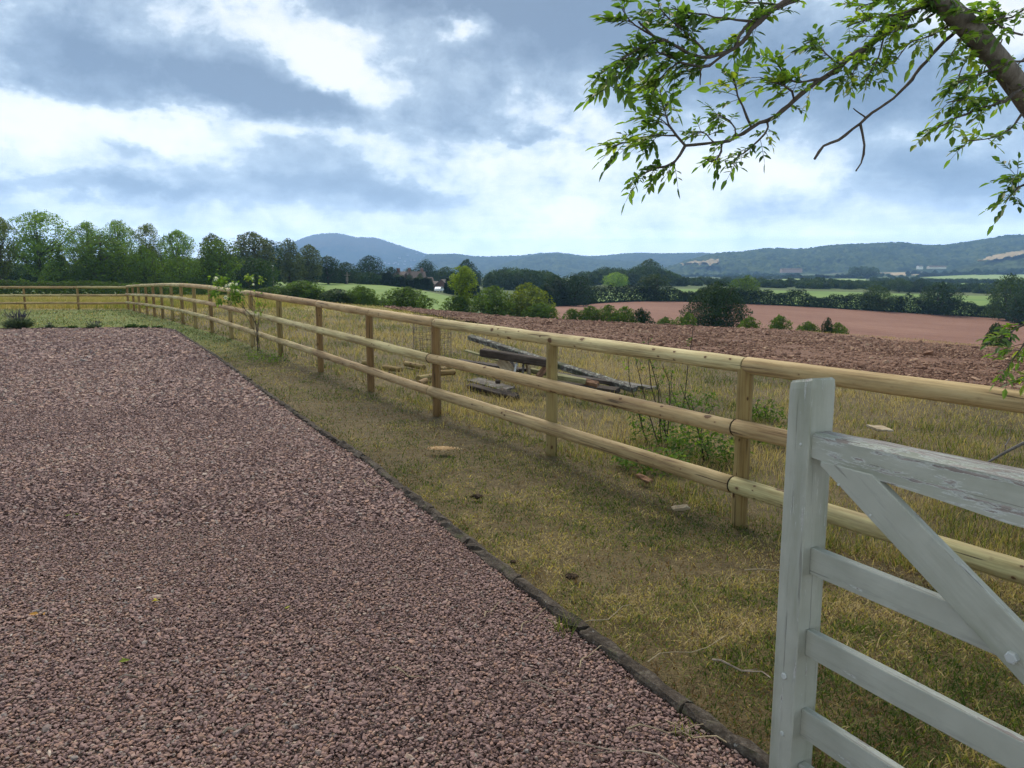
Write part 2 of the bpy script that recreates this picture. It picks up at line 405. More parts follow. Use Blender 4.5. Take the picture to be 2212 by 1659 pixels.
def m_gravel(k, b, o):
    p = k.pos(); v = k.node('ShaderNodeTexVoronoi'); k.put(v.inputs['Vector'], k.mapping(p, (1, 1, 1))); v.inputs['Scale'].default_value = 62
    sp = k.node('ShaderNodeSeparateColor'); k.put(sp.inputs[0], v.outputs['Color'])
    c = k.ramp(sp.outputs[0], STONE_STOPS)
    e = k.ramp(v.outputs['Distance'], [(.25, 1.0), (.62, .0)])
    k.put(b.inputs['Normal'], k.bump(e, 1.0, .016))
    return k.mix(1.0, c, k.ramp(k.noise(p, .5, 3), [(.3, .6), (.7, .8)]), 'MULTIPLY')
STONE_STOPS = [(0, (.080, .050, .044)), (.22, (.175, .106, .092)), (.45, (.250, .158, .138)), (.60, (.31, .180, .125)), (.74, (.22, .185, .165)), (.92, (.42, .295, .205)), (1, (.56, .48, .40))]
MAT_gravel = mat('gravel_bed', m_gravel, .85)
MAT_stone = mat('gravel_stone', lambda k, b, o: k.mix(1.0, k.ramp(k.attr('tint'), STONE_STOPS), k.ramp(k.noise(k.pos(), 90, 3), [(.3, .82), (.7, 1.15)]), 'MULTIPLY'), .75, .3)
def m_soil(k, b, o):
    p = k.pos(); n = k.noise(p, 2.2, 8, .72); w = k.noise(p, 14, 5, .7)
    k.put(b.inputs['Normal'], k.bump(k.m('ADD', n, k.m('MULTIPLY', w, .5)), 1.0, .12))
    return k.ramp(k.m('MULTIPLY_ADD', w, .5, k.m('MULTIPLY', n, .5)), [(.3, (.095, .050, .033)), (.5, (.185, .102, .066)), (.66, (.28, .17, .115)), (.8, (.40, .29, .19))])
MAT_soil = mat('ploughed_soil', m_soil)
MAT_clod = mat('soil_clod', lambda k, b, o: k.ramp(k.attr('tint'), [(0, (.095, .050, .033)), (.45, (.19, .105, .068)), (.8, (.30, .18, .12)), (.9, (.40, .28, .18)), (1, (.50, .39, .25))]))
def m_brown(k, b, o):
    p = k.pos(); r = k.mapping(p, (1, 1, 1), (0, 0, .42))
    n = k.noise(p, .05, 5, .6); st = k.noise(k.mapping(r, (.03, 1.3, 1)), 1, 4, .6); g = k.noise(p, 1.6, 6, .75)
    k.put(b.inputs['Normal'], k.bump(g, .8, .2))
    tr = k.m('ABSOLUTE', k.m('SUBTRACT', k.m('FRACT', k.m('MULTIPLY', k.vm('DOT_PRODUCT', r, (0, 1, 0)), .042)), .5))
    f = k.m('MULTIPLY_ADD', st, .4, k.m('MULTIPLY_ADD', n, .35, k.m('MULTIPLY', g, .25)))
    f = k.m('SUBTRACT', f, k.m('MULTIPLY', k.m('LESS_THAN', tr, .014), .06))
    return k.ramp(f, [(.34, (.135, .062, .040)), (.5, (.20, .098, .064)), (.64, (.285, .158, .108))])
MAT_brown = mat('harrowed_soil', m_brown)
def fieldmat(name, c0, c1, c2, stripe=.12, rot=.3, sc=.06):
    def fn(k, b, o):
        p = k.pos(); n = k.noise(p, sc, 5, .65); st = k.noise(k.mapping(p, (stripe*.05, stripe*8, 1), (0, 0, rot)), 1, 3, .6)
        g = k.noise(p, sc*30, 4, .7)
        f = k.m('MULTIPLY_ADD', st, .45, k.m('MULTIPLY_ADD', n, .35, k.m('MULTIPLY', g, .2)))
        return k.ramp(f, [(.32, c0), (.5, c1), (.68, c2)])
    return mat(name, fn)
MAT_green = fieldmat('pasture_grass', (.075, .135, .020), (.125, .205, .035), (.20, .26, .065), .12, .2)
MAT_maize = fieldmat('crop_rows', (.055, .11, .018), (.12, .20, .035), (.24, .31, .08), .10, 1.25)
MAT_pale = fieldmat('pale_pasture', (.16, .23, .07), (.22, .30, .10), (.28, .34, .13), .02, .2, .01)
MAT_tan = fieldmat('stubble', (.32, .25, .13), (.36, .28, .15), (.44, .34, .20), .03, .9, .01)

# ------------------------------------------------------------------ ground sheets
def build_ground():
    mb = MB()
    th = np.radians(np.linspace(-58, 58, 300)); r = np.concatenate([np.linspace(.5, 12, 40)[:-1], np.geomspace(12, 7300, 300)])
    T, R = np.meshgrid(th, r); X = R*np.sin(T); Y = -12+R*np.cos(T)
    X = np.clip(X, -6400, 6400)
    v, f = grid_mesh(X, Y, hz(X, Y)-.03)
    kind(mb.add(v, f).build('ground', MAT_ground, smooth=True, tint=False), 'structure')
build_ground()
def sheet(name, near, far, rows, cols, mt, lift, geo=False):
    "terrain-hugging sheet between two ground polylines [(x, y)...]"
    def rs(p):
        p = np.array(p, float); d = np.concatenate([[0], np.cumsum(np.hypot(*np.diff(p, axis=0).T))]); t = np.linspace(0, d[-1], cols)
        return np.stack([np.interp(t, d, p[:, 0]), np.interp(t, d, p[:, 1])], 1)
    A, B = rs(near), rs(far); t = np.linspace(0, 1, rows)[:, None, None]
    G = A*(1-t)+B*t
    v, f = grid_mesh(G[..., 0], G[..., 1], hz(G[..., 0], G[..., 1])+lift)
    return kind(MB().add(v, f).build(name, mt, smooth=True, tint=False), 'structure')
def uvY(lst): return [(colA(u)*Y, Y) for u, Y in lst]
# gravel drive
def build_drive():
    ys = np.concatenate([np.linspace(-6, 2, 14)[:-1], np.linspace(2, 23, 90)])
    kx = kerb_x(ys); t = np.linspace(0, 1, 60)[None, :]**1.6
    X = kx[:, None]+(-27-kx[:, None])*t; Y = np.repeat(ys[:, None], 60, 1)
    v, f = grid_mesh(X, Y, hz(X, Y)+.004)
    kind(MB().add(v, f[:, ::-1]).build('gravel_drive', MAT_gravel, smooth=True, tint=False), 'structure')
build_drive()
sheet('green_field', uvY([(440, 90), (620, 92), (800, 92), (1010, 100)]), uvY([(440, 260), (620, 255), (800, 235), (900, 205), (1000, 178)]), 60, 80, MAT_green, .12)
sheet('brown_field', uvY([(1165, 96), (1400, 92), (1700, 84), (2000, 80), (2300, 76), (2700, 76)]), uvY([(1195, 205), (1400, 205), (1700, 205), (2000, 205), (2300, 205), (2700, 205)]), 60, 120, MAT_brown, .12)
sheet('crop_field', uvY([(1255, 211), (1500, 211), (1800, 211), (2100, 211), (2500, 211)]), uvY([(1255, 330), (1500, 335), (1800, 350), (2100, 350), (2500, 350)]), 40, 100, MAT_maize, .25)
sheet('field_margin', [(34, -2), (27, 20), (23, 33.5), (18.6, 51), (5, 76)], [(60, -2), (50, 24), (42, 44), (31, 68), (10, 92)], 24, 60, MAT_brown, .05)

def build_plough():
    # grid turned along the furrows; only cells inside the field are kept
    ax = np.array([-.5, .866]); ay = np.array([.866, .5])
    s = np.linspace(-30, 95, 620); w = np.linspace(-12, 62, 400)
    S, W = np.meshgrid(s, w); X = 8+S*ax[0]+W*ay[0]; Y = 8+S*ax[1]+W*ay[1]
    fur = .5+.5*np.sin(W*2*PI/.75+2.2*fbm(X*.4, Y*.4, 3, 2))
    Z = hz(X, Y)+.03+.055*(fbm(X*2.2, Y*2.2, 5, 1)-.3)+.05*fur*fbm(X*1.3, Y*1.3, 3, 9)+.06*(fbm(X*.5, Y*.5, 3, 4)-.4)
    v, f = grid_mesh(X, Y, Z)
    c = v[f].mean(1); keep = inpoly(c[:, 0], c[:, 1], PLOUGH)
    f = f[keep]; used = np.unique(f); mp = np.zeros(len(v), int); mp[used] = np.arange(len(used))
    kind(MB().add(v[used], mp[f]).build('ploughed_field', MAT_soil, smooth=True, tint=False), 'structure')
build_plough()

# stones / clods : small irregular solids scattered as one mass
_ico = bmesh.new(); bmesh.ops.create_icosphere(_ico, subdivisions=1, radius=1)
ICO_V = np.array([v.co[:] for v in _ico.verts]); ICO_F = np.array([[v.index for v in f.verts] for f in _ico.faces]); _ico.free()
CUB_V = np.array([(x, y, z) for x in (-.8, .8) for y in (-.8, .8) for z in (-.8, .8)]); CUB_F = BOXF
def scatter_solids(mb, pos, size, flatn, tint, V, Fc, jit=.28):
    n = len(pos); m = len(V)
    P_ = V[None]*(1+rng.normal(0, jit, (n, m, 1)))
    sc = np.stack([size*rng.uniform(.7, 1.35, n), size*rng.uniform(.6, 1.0, n), size*flatn*rng.uniform(.7, 1.2, n)], 1)
    P_ = P_*sc[:, None]
    al, be, ga = rng.uniform(0, 2*PI, n), rng.normal(0, .35, n), rng.normal(0, .35, n)
    def rot(P_, i, j, t):
        c, s = np.cos(t)[:, None], np.sin(t)[:, None]; a, b = P_[..., i].copy(), P_[..., j].copy()
        P_[..., i] = a*c-b*s; P_[..., j] = a*s+b*c
    rot(P_, 0, 2, be); rot(P_, 1, 2, ga); rot(P_, 0, 1, al)
    P_ = P_+pos[:, None]
    f = (Fc[None]+np.arange(n)[:, None, None]*m).reshape(-1, Fc.shape[1])
    mb.add(P_, f, np.repeat(tint, m))
def build_gravel():
    mb = MB()
    for (y0, y1, sp, V, Fc) in ((1.5, 4.6, .0117, ICO_V, ICO_F), (4.6, 9, .016, CUB_V, CUB_F), (9, 14, .027, CUB_V, CUB_F), (14, 23, .045, CUB_V, CUB_F)):
        gx = np.arange(-22 if y0 > 13 else -14.5, 1.6, sp); gy = np.arange(y0, y1, sp); X, Y = np.meshgrid(gx, gy)
        X = X.ravel()+rng.uniform(-.5, .5, X.size)*sp; Y = Y.ravel()+rng.uniform(-.5, .5, Y.size)*sp
        k = on_drive(X, Y, .01) & (X > -.92*Y-.9); X, Y = X[k], Y[k]
        worn = fbm(X*.55+.3*Y, Y*.35, 4, 71); keep = rng.random(len(X)) < (.97 if y0 < 4.6 else .88)*np.clip(1.15-1.1*np.clip(worn-.55, 0, 1)*2, .45, 1); X, Y = X[keep], Y[keep]
        sz = sp*.60*rng.lognormal(0, .28, len(X)); z = hz(X, Y)+.012+rng.uniform(-.003, .008, len(X))
        scatter_solids(mb, np.stack([X, Y, z], 1), sz, .52, np.clip(rng.beta(2.7, 3.6, len(X))+.35*(fbm(X*.9, Y*.6, 4, 3)-.5)-.10*(fbm(X*6, Y*6, 2, 5)-.5), 0, 1), V, Fc, .22)
    kind(mb.build('gravel', MAT_stone), 'stuff')
build_gravel()
def build_clods():
    mb = MB(); n = 150000
    a = rng.uniform(-.28, .82, n); Y = np.exp(rng.uniform(math.log(9), math.log(82), n)); X = a*Y
    k = inpoly(X, Y, PLOUGH); X, Y = X[k], Y[k]
    sz = (.0115+.00048*Y)*rng.lognormal(0, .5, len(X)); z = hz(X, Y)+.06+sz*.2
    t = np.clip(rng.beta(2, 2.6, len(X)), 0, .84); t[rng.random(len(X)) < .05] = rng.uniform(.86, 1)
    scatter_solids(mb, np.stack([X, Y, z], 1), sz, .6, t, ICO_V, ICO_F, .25)
    kind(mb.build('soil_clods', MAT_clod), 'stuff')
build_clods()

# ------------------------------------------------------------------ grass
MAT_blade = leafmat('grass_blade', GRASS_STOPS, .3, 1.2, .7, .15)
def blades(mb, X, Y, Z, L, Wd, lean, tint, seg=2):
    n = len(X); az = rng.uniform(0, 2*PI, n); ld = rng.uniform(0, 2*PI, n)
    dx, dy = np.cos(az)*Wd/2, np.sin(az)*Wd/2
    lx, ly = np.cos(ld)*L*lean, np.sin(ld)*L*lean; hzt = L*np.sqrt(np.clip(1-lean**2*.8, .05, 1))
    b = np.stack([X, Y, Z], 1); D = np.stack([dx, dy, 0*dx], 1)
    mid = b+np.stack([lx*.35, ly*.35, hzt*.6], 1); tip = b+np.stack([lx, ly, hzt], 1)
    V = np.stack([b-D, b+D, mid+D*.75, mid-D*.75, tip], 1)
    i = np.arange(n)[:, None]*5
    base = mb.n
    mb.add(V, np.concatenate([i+np.array([[0, 1, 2, 3]])]), np.repeat(tint, 5))
    mb.f.append((i+np.array([[3, 2, 4]]))+base)
def lawn_tint(X, Y):
    g = fbm(X*.8, Y*.8, 4, 20); g2 = fbm(X*3.1, Y*3.1, 3, 31); g3 = fbm(X*13, Y*13, 2, 41)
    t = .47+1.5*(g-.5)+1.2*(g2-.5)+.8*(g3-.5)-.22*np.exp(-((X-kerb_x(Y)-.16)/.10)**2)*(Y < 22)
    t = t-.10-.32*np.clip((Y-12)/9, 0, 1)-.05*np.clip((4.5-Y)/2.5, 0, 1)                       # greener turf at the far end of the drive
    return t
def build_lawn():
    mb = MB(); n = 700000
    a = rng.uniform(-1.0, .95, n); Y = np.exp(rng.uniform(math.log(1.7), math.log(40), n)); X = a*Y
    k = (beyond(X, Y) < .25) & ~on_drive(X, Y, -.048) & (Y < 39.5); X, Y = X[k], Y[k]
    bare = fbm(X*1.7, Y*1.7, 4, 77)                          # worn, thin places
    bare = bare+.05*np.exp(-((beyond(X, Y)+.2)/.5)**2)
    keep = rng.random(len(X)) < np.clip(1.5-1.9*np.clip(bare-.38, 0, 1)*2.0, .38, 1); X, Y, bare = X[keep], Y[keep], bare[keep]
    L = (.016+.0007*Y)*rng.lognormal(0, .5, len(X))*(.6+.9*fbm(X*9, Y*9, 2, 8)); Wd = (.0036+.00058*Y)*rng.uniform(.6, 1.3, len(X))
    t = np.clip(lawn_tint(X, Y)+rng.normal(0, .26, len(X)), 0, .85); dead = rng.random(len(X)) < .13+1.9*np.clip(bare-.48, 0, .4); t[dead] = rng.uniform(.86, 1, dead.sum())
    blades(mb, X, Y, hz(X, Y)-.01, L, Wd, np.clip(rng.normal(.82, .22, len(X)), .2, 1.1), t)
    kind(mb.build('lawn_grass', MAT_blade), 'stuff')
build_lawn()
def near_plough(x, y):
    return inpoly(x, y, PLOUGH)
def build_rough():
    mb = MB(); n = 560000
    a = rng.uniform(-.55, 1.1, n); Y = np.exp(rng.uniform(math.log(2.4), math.log(75), n)); X = a*Y
    b_ = beyond(X, Y); k = (b_ > .05) & ~near_plough(X-.25, Y-.15) & ~((Y > 62) & (a < -.33)); X, Y, b_ = X[k], Y[k], b_[k]
    g = fbm(X*.5, Y*.5, 4, 50); tuft = fbm(X*2.2, Y*2.2, 3, 60)
    keep = rng.random(len(X)) < np.clip(.30+1.3*(tuft-.3), .15, 1); X, Y, g, tuft, b_ = X[keep], Y[keep], g[keep], tuft[keep], b_[keep]
    L = (.035+.072*tuft+.055*(g-.4))*rng.lognormal(0, .35, len(X))*np.clip(.45+Y*.045, .5, 1.4); Wd = (.0022+.00045*Y)*rng.uniform(.6, 1.3, len(X))
    dry = .35+2.0*(g-.46)+.16*np.clip((Y-8)/5, 0, 1)-.16*np.clip(1.6-b_, 0, 1)+.5*(fbm(X*5, Y*5, 2, 91)-.5)
    t = np.clip(dry+rng.normal(0, .25, len(X)), 0, .85); dead = rng.random(len(X)) < .17; t[dead] = rng.uniform(.86, 1, dead.sum())
    blades(mb, X, Y, hz(X, Y)-.02, np.clip(L, .03, .55), Wd, np.clip(rng.normal(.55, .25, len(X)), .05, 1), t)
    # seed-headed meadow behind the back fence
    n = 60000; X = rng.uniform(-48, -13, n); Y = rng.uniform(39.4, 64, n)
    k = beyond(X, Y) < 14; X, Y = X[k], Y[k]
    blades(mb, X, Y, hz(X, Y)-.02, rng.uniform(.2, .45, len(X)), rng.uniform(.02, .035, len(X)), np.clip(rng.normal(.4, .2, len(X)), 0, 1), np.clip(.52+.5*(fbm(X*.2, Y*.2, 3, 5)-.5)+rng.normal(0, .12, len(X)), 0, .84))
    kind(mb.build('rough_grass', MAT_blade), 'stuff')
build_rough()
# ------------------------------------------------------------------ hills
def hill(name, ridge, Yf, Yr, Yb, mt, bump_size=0, bump_h=0, cols=260, rows=70, zfoot=None, shape=1.0, gully=0, sd=1):
    "ridge: [(u, v)...] skyline as surveyed; the body falls from it to the foot in front and behind"
    us = np.array([p[0] for p in ridge], float); A = colA(us)
    Z = np.array([H+ray(u, v)[1]*Yr for u, v in ridge])
    a = np.linspace(A[0], A[-1], cols); zr = np.interp(a, A, Z)
    kk = np.ones(7)/7; zr = np.convolve(np.pad(zr, 3, 'edge'), kk, 'valid')
    t = np.concatenate([np.linspace(0, 1, rows), 1+np.linspace(0, 1, 14)[1:]])
    T, AA = np.meshgrid(t, a, indexing='ij')
    Y = np.where(T <= 1, Yf+(Yr-Yf)*T, Yr+(Yb-Yr)*(T-1)); X = AA*Yr*(Y/Yr)
    p = np.where(T <= 1, np.clip(T, 0, 1)**shape, 1-(T-1)**1.6); p = np.where(T <= 1, p*p*(3-2*p)*.5+p*.5, p)
    foot = hz(X, Y)-2 if zfoot is None else zfoot
    Zm = foot+(np.repeat(zr[None], len(t), 0)-foot)*p
    if gully: Zm += gully*(fbm(X/260, Y/520, 4, sd)-.5)*np.sin(np.clip(T, 0, 1)*PI)
    if bump_size:
        g = bumps(X/bump_size, Y/bump_size, sd); Zm += bump_h*g*np.clip(T*12, 0, 1)*(.5+.8*fbm(X/120, Y/120, 3, sd+2))
    v, f = grid_mesh(X, Y, Zm)
    o = MB().add(v, f).build(name, mt, smooth=True, tint=False)
    grid = (a, t[:rows], X[:rows], Y[:rows], Zm[:rows])
    return kind(o, 'structure'), grid
def hillmat(name, c0, c1, c2, sc, heath=None):
    def fn(k, b, o):
        p = k.pos(); n = k.noise(p, sc, 6, .65); g = k.noise(p, sc*9, 5, .7)
        vc = k.node('ShaderNodeSeparateColor'); k.put(vc.inputs[0], k.voro(k.mapping(p, (1, 1, .3)), .055, 'Color'))
        c = k.ramp(k.m('MULTIPLY_ADD', vc.outputs[0], .22, k.m('MULTIPLY_ADD', g, .4, k.m('MULTIPLY', n, .4))), [(.36, c0), (.5, c1), (.64, c2)])
        if heath:
            sep = k.node('ShaderNodeSeparateXYZ'); k.put(sep.inputs[0], p)
            f = k.ramp(k.m('ADD', k.m('DIVIDE', sep.outputs[2], 400), k.m('MULTIPLY', k.m('SUBTRACT', n, .5), .6)), [(heath-.06, 0.0), (heath+.08, 1.0)])
            c = k.mix(f, c, k.ramp(g, [(.35, (.05, .055, .022)), (.5, (.085, .075, .035)), (.65, (.14, .11, .055))]))
        return c
    return mat(name, fn, 1, .05)
MAT_hill = hillmat('hill_heath', (.014, .026, .009), (.028, .045, .014), (.07, .08, .03), .006, .52)
MAT_wood = hillmat('hill_wood', (.010, .022, .007), (.032, .056, .014), (.080, .105, .028), .012)
MAT_mid = hillmat('hill_mixed', (.012, .025, .009), (.028, .046, .015), (.075, .10, .035), .006)
bigR = [(380, 598), (440, 575), (520, 551), (590, 533), (643, 521.8), (662, 513.6), (684, 507), (706, 504.6), (728, 504.3), (750, 508), (772, 514), (788, 513.4), (810, 513.6), (826, 517.7), (843, 523.7), (865, 531), (895, 540), (920, 549), (963, 557), (1018, 567), (1080, 590), (1120, 600)]
_, BIG = hill('hill', bigR, 4600, 6000, 7200, MAT_hill, 26, 7, 420, 90, shape=.9, gully=50, sd=4)
midR = [(880, 590), (905, 566), (925, 551), (985, 550), (1026, 555), (1056, 557), (1073, 555.4), (1121, 554), (1164, 548.6), (1208, 547), (1246, 552), (1274, 554.7), (1312, 552.7), (1345, 550), (1383, 548), (1427, 549.5), (1468, 548.6), (1520, 548), (1560, 552), (1640, 560), (1720, 580), (1760, 598)]
_, MIDH = hill('hill', midR, 3300, 4600, 5600, MAT_mid, 24, 9, 520, 90, shape=.8, gully=40, sd=7)
lowR = [(1010, 598), (1060, 582), (1110, 565), (1140, 556.5), (1175, 551.5), (1215, 550), (1250, 556), (1300, 563), (1360, 566), (1430, 572), (1500, 584), (1560, 597)]
_, LOWH = hill('hill', lowR, 2900, 3600, 4300, MAT_wood, 18, 8, 360, 70, shape=.8, gully=25, sd=17)
ridR = [(1400, 598), (1440, 585), (1490, 566), (1530, 555), (1547, 551), (1607, 546), (1648, 541), (1727, 541), (1735, 541.5), (1788, 534), (1880, 529), (1941, 527.4), (1984, 534), (2031, 534), (2099, 524.5), (2176, 513.5), (2212, 514), (2330, 511), (2480, 520), (2640, 545), (2800, 575)]
_, RID = hill('wooded_hill', ridR, 1950, 2800, 3600, MAT_wood, 20, 12, 640, 130, shape=.75, gully=30, sd=11)
spurR = [(2020, 598), (2060, 588), (2095, 572), (2130, 559), (2170, 550), (2212, 543), (2280, 536), (2380, 532), (2520, 545), (2640, 575), (2700, 595)]
_, SPUR = hill('spur', spurR, 1500, 1950, 2400, MAT_mid, 13, 6, 300, 70, shape=.8, gully=12, sd=13)
def on_hill(G, u, v):
    a, t, X, Y, Z = G; j = int(np.argmin(abs(a-colA(u)))); s = (Z[:, j]-H)/Y[:, j]
    k = int(np.argmax(s >= ray(u, v)[1])) or len(t)-2
    return Vector((X[k, j], Y[k, j], Z[k, j]))
def hillpatch(name, G, poly, mt, lift):
    "an open field lying on a hillside: the hill's own surface inside the outline"
    a, t, X, Y, Z = G
    pts = [on_hill(G, u, v) for u, v in poly]; P2 = [(p.x, p.y) for p in pts]
    x0, x1 = min(p[0] for p in P2), max(p[0] for p in P2); y0, y1 = min(p[1] for p in P2), max(p[1] for p in P2)
    n, m = 90, 40
    gx, gy = np.meshgrid(np.linspace(x0, x1, n), np.linspace(y0, y1, m))
    yr = np.broadcast_to(Y[:, 0], (len(t),)); aa = gx/gy
    i = np.clip(np.searchsorted(yr, gy)-1, 0, len(t)-2); j = np.clip(np.searchsorted(a, aa)-1, 0, len(a)-2)
    w = (gy-yr[i])/(yr[i+1]-yr[i]); q = (aa-a[j])/(a[j+1]-a[j])
    gz = (Z[i, j]*(1-q)+Z[i, j+1]*q)*(1-w)+(Z[i+1, j]*(1-q)+Z[i+1, j+1]*q)*w
    v, f = grid_mesh(gx, gy, gz+lift); c = v[f].mean(1); f = f[inpoly(c[:, 0], c[:, 1], P2)]
    if len(f): kind(MB().add(v, f).build(name, mt, smooth=True, tint=False), 'structure')
hillpatch('stubble_field', SPUR, [(2105, 572), (2150, 558), (2212, 548), (2290, 541), (2300, 549), (2212, 556), (2150, 567)], MAT_tan, 9)
hillpatch('stubble_field', MIDH, [(1460, 583), (1490, 576), (1560, 571), (1640, 571), (1640, 580), (1540, 586)], MAT_tan, 13)
hillpatch('stubble_field', RID, [(1468, 584), (1500, 577), (1552, 572), (1553, 580), (1520, 583.5)], MAT_tan, 17)
if 0: hillpatch('pasture', RID, [(1560, 580), (1600, 573), (1655, 572), (1640, 579), (1590, 582)], MAT_pale, 9)
# fields across the valley floor
def vfield(name, uvn, uvf, mt, lift=.5):
    def gp(l): return [tuple(ground_at(u, v, 100)[:2]) for u, v in l]
    return sheet(name, gp(uvn), gp(uvf), 30, 50, mt, lift)
vfield('stubble_field', [(1690, 590), (1800, 592), (1830, 591)], [(1690, 587.8), (1800, 586.5), (1830, 586)], MAT_tan, 1)
vfield('stubble_field', [(1845, 592), (1900, 592), (1960, 590)], [(1850, 585), (1900, 584.5), (1960, 584)], MAT_tan, 1)
vfield('stubble_field', [(1915, 596), (1960, 596), (2000, 594)], [(1935, 587.5), (1960, 587.5), (2000, 587)], MAT_tan, 1)
vfield('pasture', [(1980, 600), (2060, 606), (2180, 606), (2400, 606)], [(1975, 596), (2045, 590), (2120, 589), (2400, 590)], MAT_pale, 1)
vfield('pasture', [(1690, 609), (1800, 610), (1870, 611)], [(1690, 603), (1800, 603), (1870, 603)], MAT_pale, .8)
vfield('crop_field', [(1975, 622), (2060, 625), (2200, 628)], [(1985, 611), (2060, 613), (2200, 613)], MAT_maize, .6)

# ------------------------------------------------------------------ foliage builders
def leaf_quads(mb, C, N, size, tint, up=.35):
    "n small folded leaf faces at C facing roughly N"
    n = len(C)
    N = N+rng.normal(0, .55, (n, 3)); N[:, 2] += up; N /= np.linalg.norm(N, axis=1)[:, None]
    T_ = rng.normal(0, 1, (n, 3)); T_ -= (T_*N).sum(1)[:, None]*N; T_ /= np.linalg.norm(T_, axis=1)[:, None]
    B = np.cross(N, T_); s = (size*rng.uniform(.6, 1.4, n))[:, None]
    V = np.stack([C-T_*s, C+B*s*.55+N*s*.15, C+T_*s, C-B*s*.55+N*s*.1], 1)
    mb.add(V, np.arange(n*4).reshape(n, 4), np.repeat(np.clip(tint, 0, 1), 4))
def lobes_for(kd, sd):
    r = np.random.default_rng(sd); L = []
    def add(c, rad): L.append((np.array(c, float), np.array(rad, float)))
    if kd == 'oak':            # broad domed crown on a short bole
        for i in range(30):
            th = r.uniform(0, 2*PI); h = r.uniform(0, 1); q = math.sqrt(1-(h*.95)**2)*r.uniform(.55, 1)
            add((math.cos(th)*.44*q, math.sin(th)*.44*q, .30+.55*h), (r.uniform(.13, .2),)*2+(r.uniform(.09, .14),))
        add((0, 0, .5), (.42, .42, .36)); add((0, 0, .4), (.4, .4, .28))
        for i in range(18):
            th = r.uniform(0, 2*PI); add((math.cos(th)*.42, math.sin(th)*.42, r.uniform(.08, .3)), (.15, .15, .11))
    elif kd == 'tall':         # tall full tree, uneven top
        for i in range(34):
            h = r.uniform(0, 1); th = r.uniform(0, 2*PI); q = (.26*(1-abs(h-.45)*1.1))*r.uniform(.5, 1.1)
            add((math.cos(th)*q, math.sin(th)*q, .16+.75*h), (r.uniform(.08, .13),)*2+(r.uniform(.08, .14),))
        add((0, 0, .5), (.17, .17, .36))
    elif kd == 'lacy':         # open crown: separate leaf clumps at limb ends, sky between
        for i in range(46):
            h = r.uniform(.0, 1)**.75; th = r.uniform(0, 2*PI); q = .34*math.sqrt(max(.05, 1-(h*.95-.2)**2))*r.uniform(.3, 1.1)
            add((math.cos(th)*q, math.sin(th)*q, .27+.69*h), (r.uniform(.04, .085),)*2+(r.uniform(.035, .075),))
    elif kd == 'cone':         # dark pointed evergreen
        for i in range(30):
            h = r.uniform(0, 1); th = r.uniform(0, 2*PI); q = .30*(1-h)**.8*r.uniform(.5, 1)
            add((math.cos(th)*q, math.sin(th)*q, .08+.86*h), (.11*(1.15-h),)*2+(.11,))
        add((0, 0, .35), (.18, .18, .34))
    elif kd == 'young':        # slim light tree, loose
        for i in range(26):
            h = r.uniform(0, 1); th = r.uniform(0, 2*PI); q = .20*(.5+.5*math.sin(h*PI*.9+.3))*r.uniform(.3, 1.1)
            add((math.cos(th)*q, math.sin(th)*q, .12+.8*h), (r.uniform(.06, .10),)*2+(r.uniform(.06, .1),))
    else:                      # bush: foliage to the ground
        for i in range(22):
            h = r.uniform(0, 1); th = r.uniform(0, 2*PI); q = .55*math.sqrt(1-(h*.9)**2)*r.uniform(.5, 1)
            add((math.cos(th)*q, math.sin(th)*q, .10+.72*h), (r.uniform(.16, .25),)*2+(r.uniform(.13, .2),))
        add((0, 0, .35), (.42, .42, .38))
    return L
CROWN = dict(  # envelope by height: (h0, [(h, radius)...], clump frequency, gap threshold, bias to the outside)
    oak=(.05, [(0, .34), (.15, .50), (.4, .54), (.65, .47), (.85, .32), (1, .07)], 6.5, .31, .42),
    tall=(.06, [(0, .16), (.2, .25), (.45, .28), (.7, .27), (.86, .22), (.95, .14), (1, .05)], 8.5, .38, .45),
    lacy=(.16, [(0, .10), (.2, .27), (.45, .37), (.7, .36), (.88, .26), (1, .08)], 8.0, .50, .60),
    cone=(.02, [(0, .27), (.15, .29), (.4, .21), (.7, .11), (.9, .045), (1, .01)], 9, .36, .45),
    young=(.05, [(0, .10), (.2, .20), (.4, .17), (.6, .23), (.8, .21), (.93, .13), (1, .05)], 8, .44, .6),
    bush=(.0, [(0, .50), (.2, .60), (.5, .60), (.75, .46), (.9, .28), (1, .06)], 5.5, .40, .45))
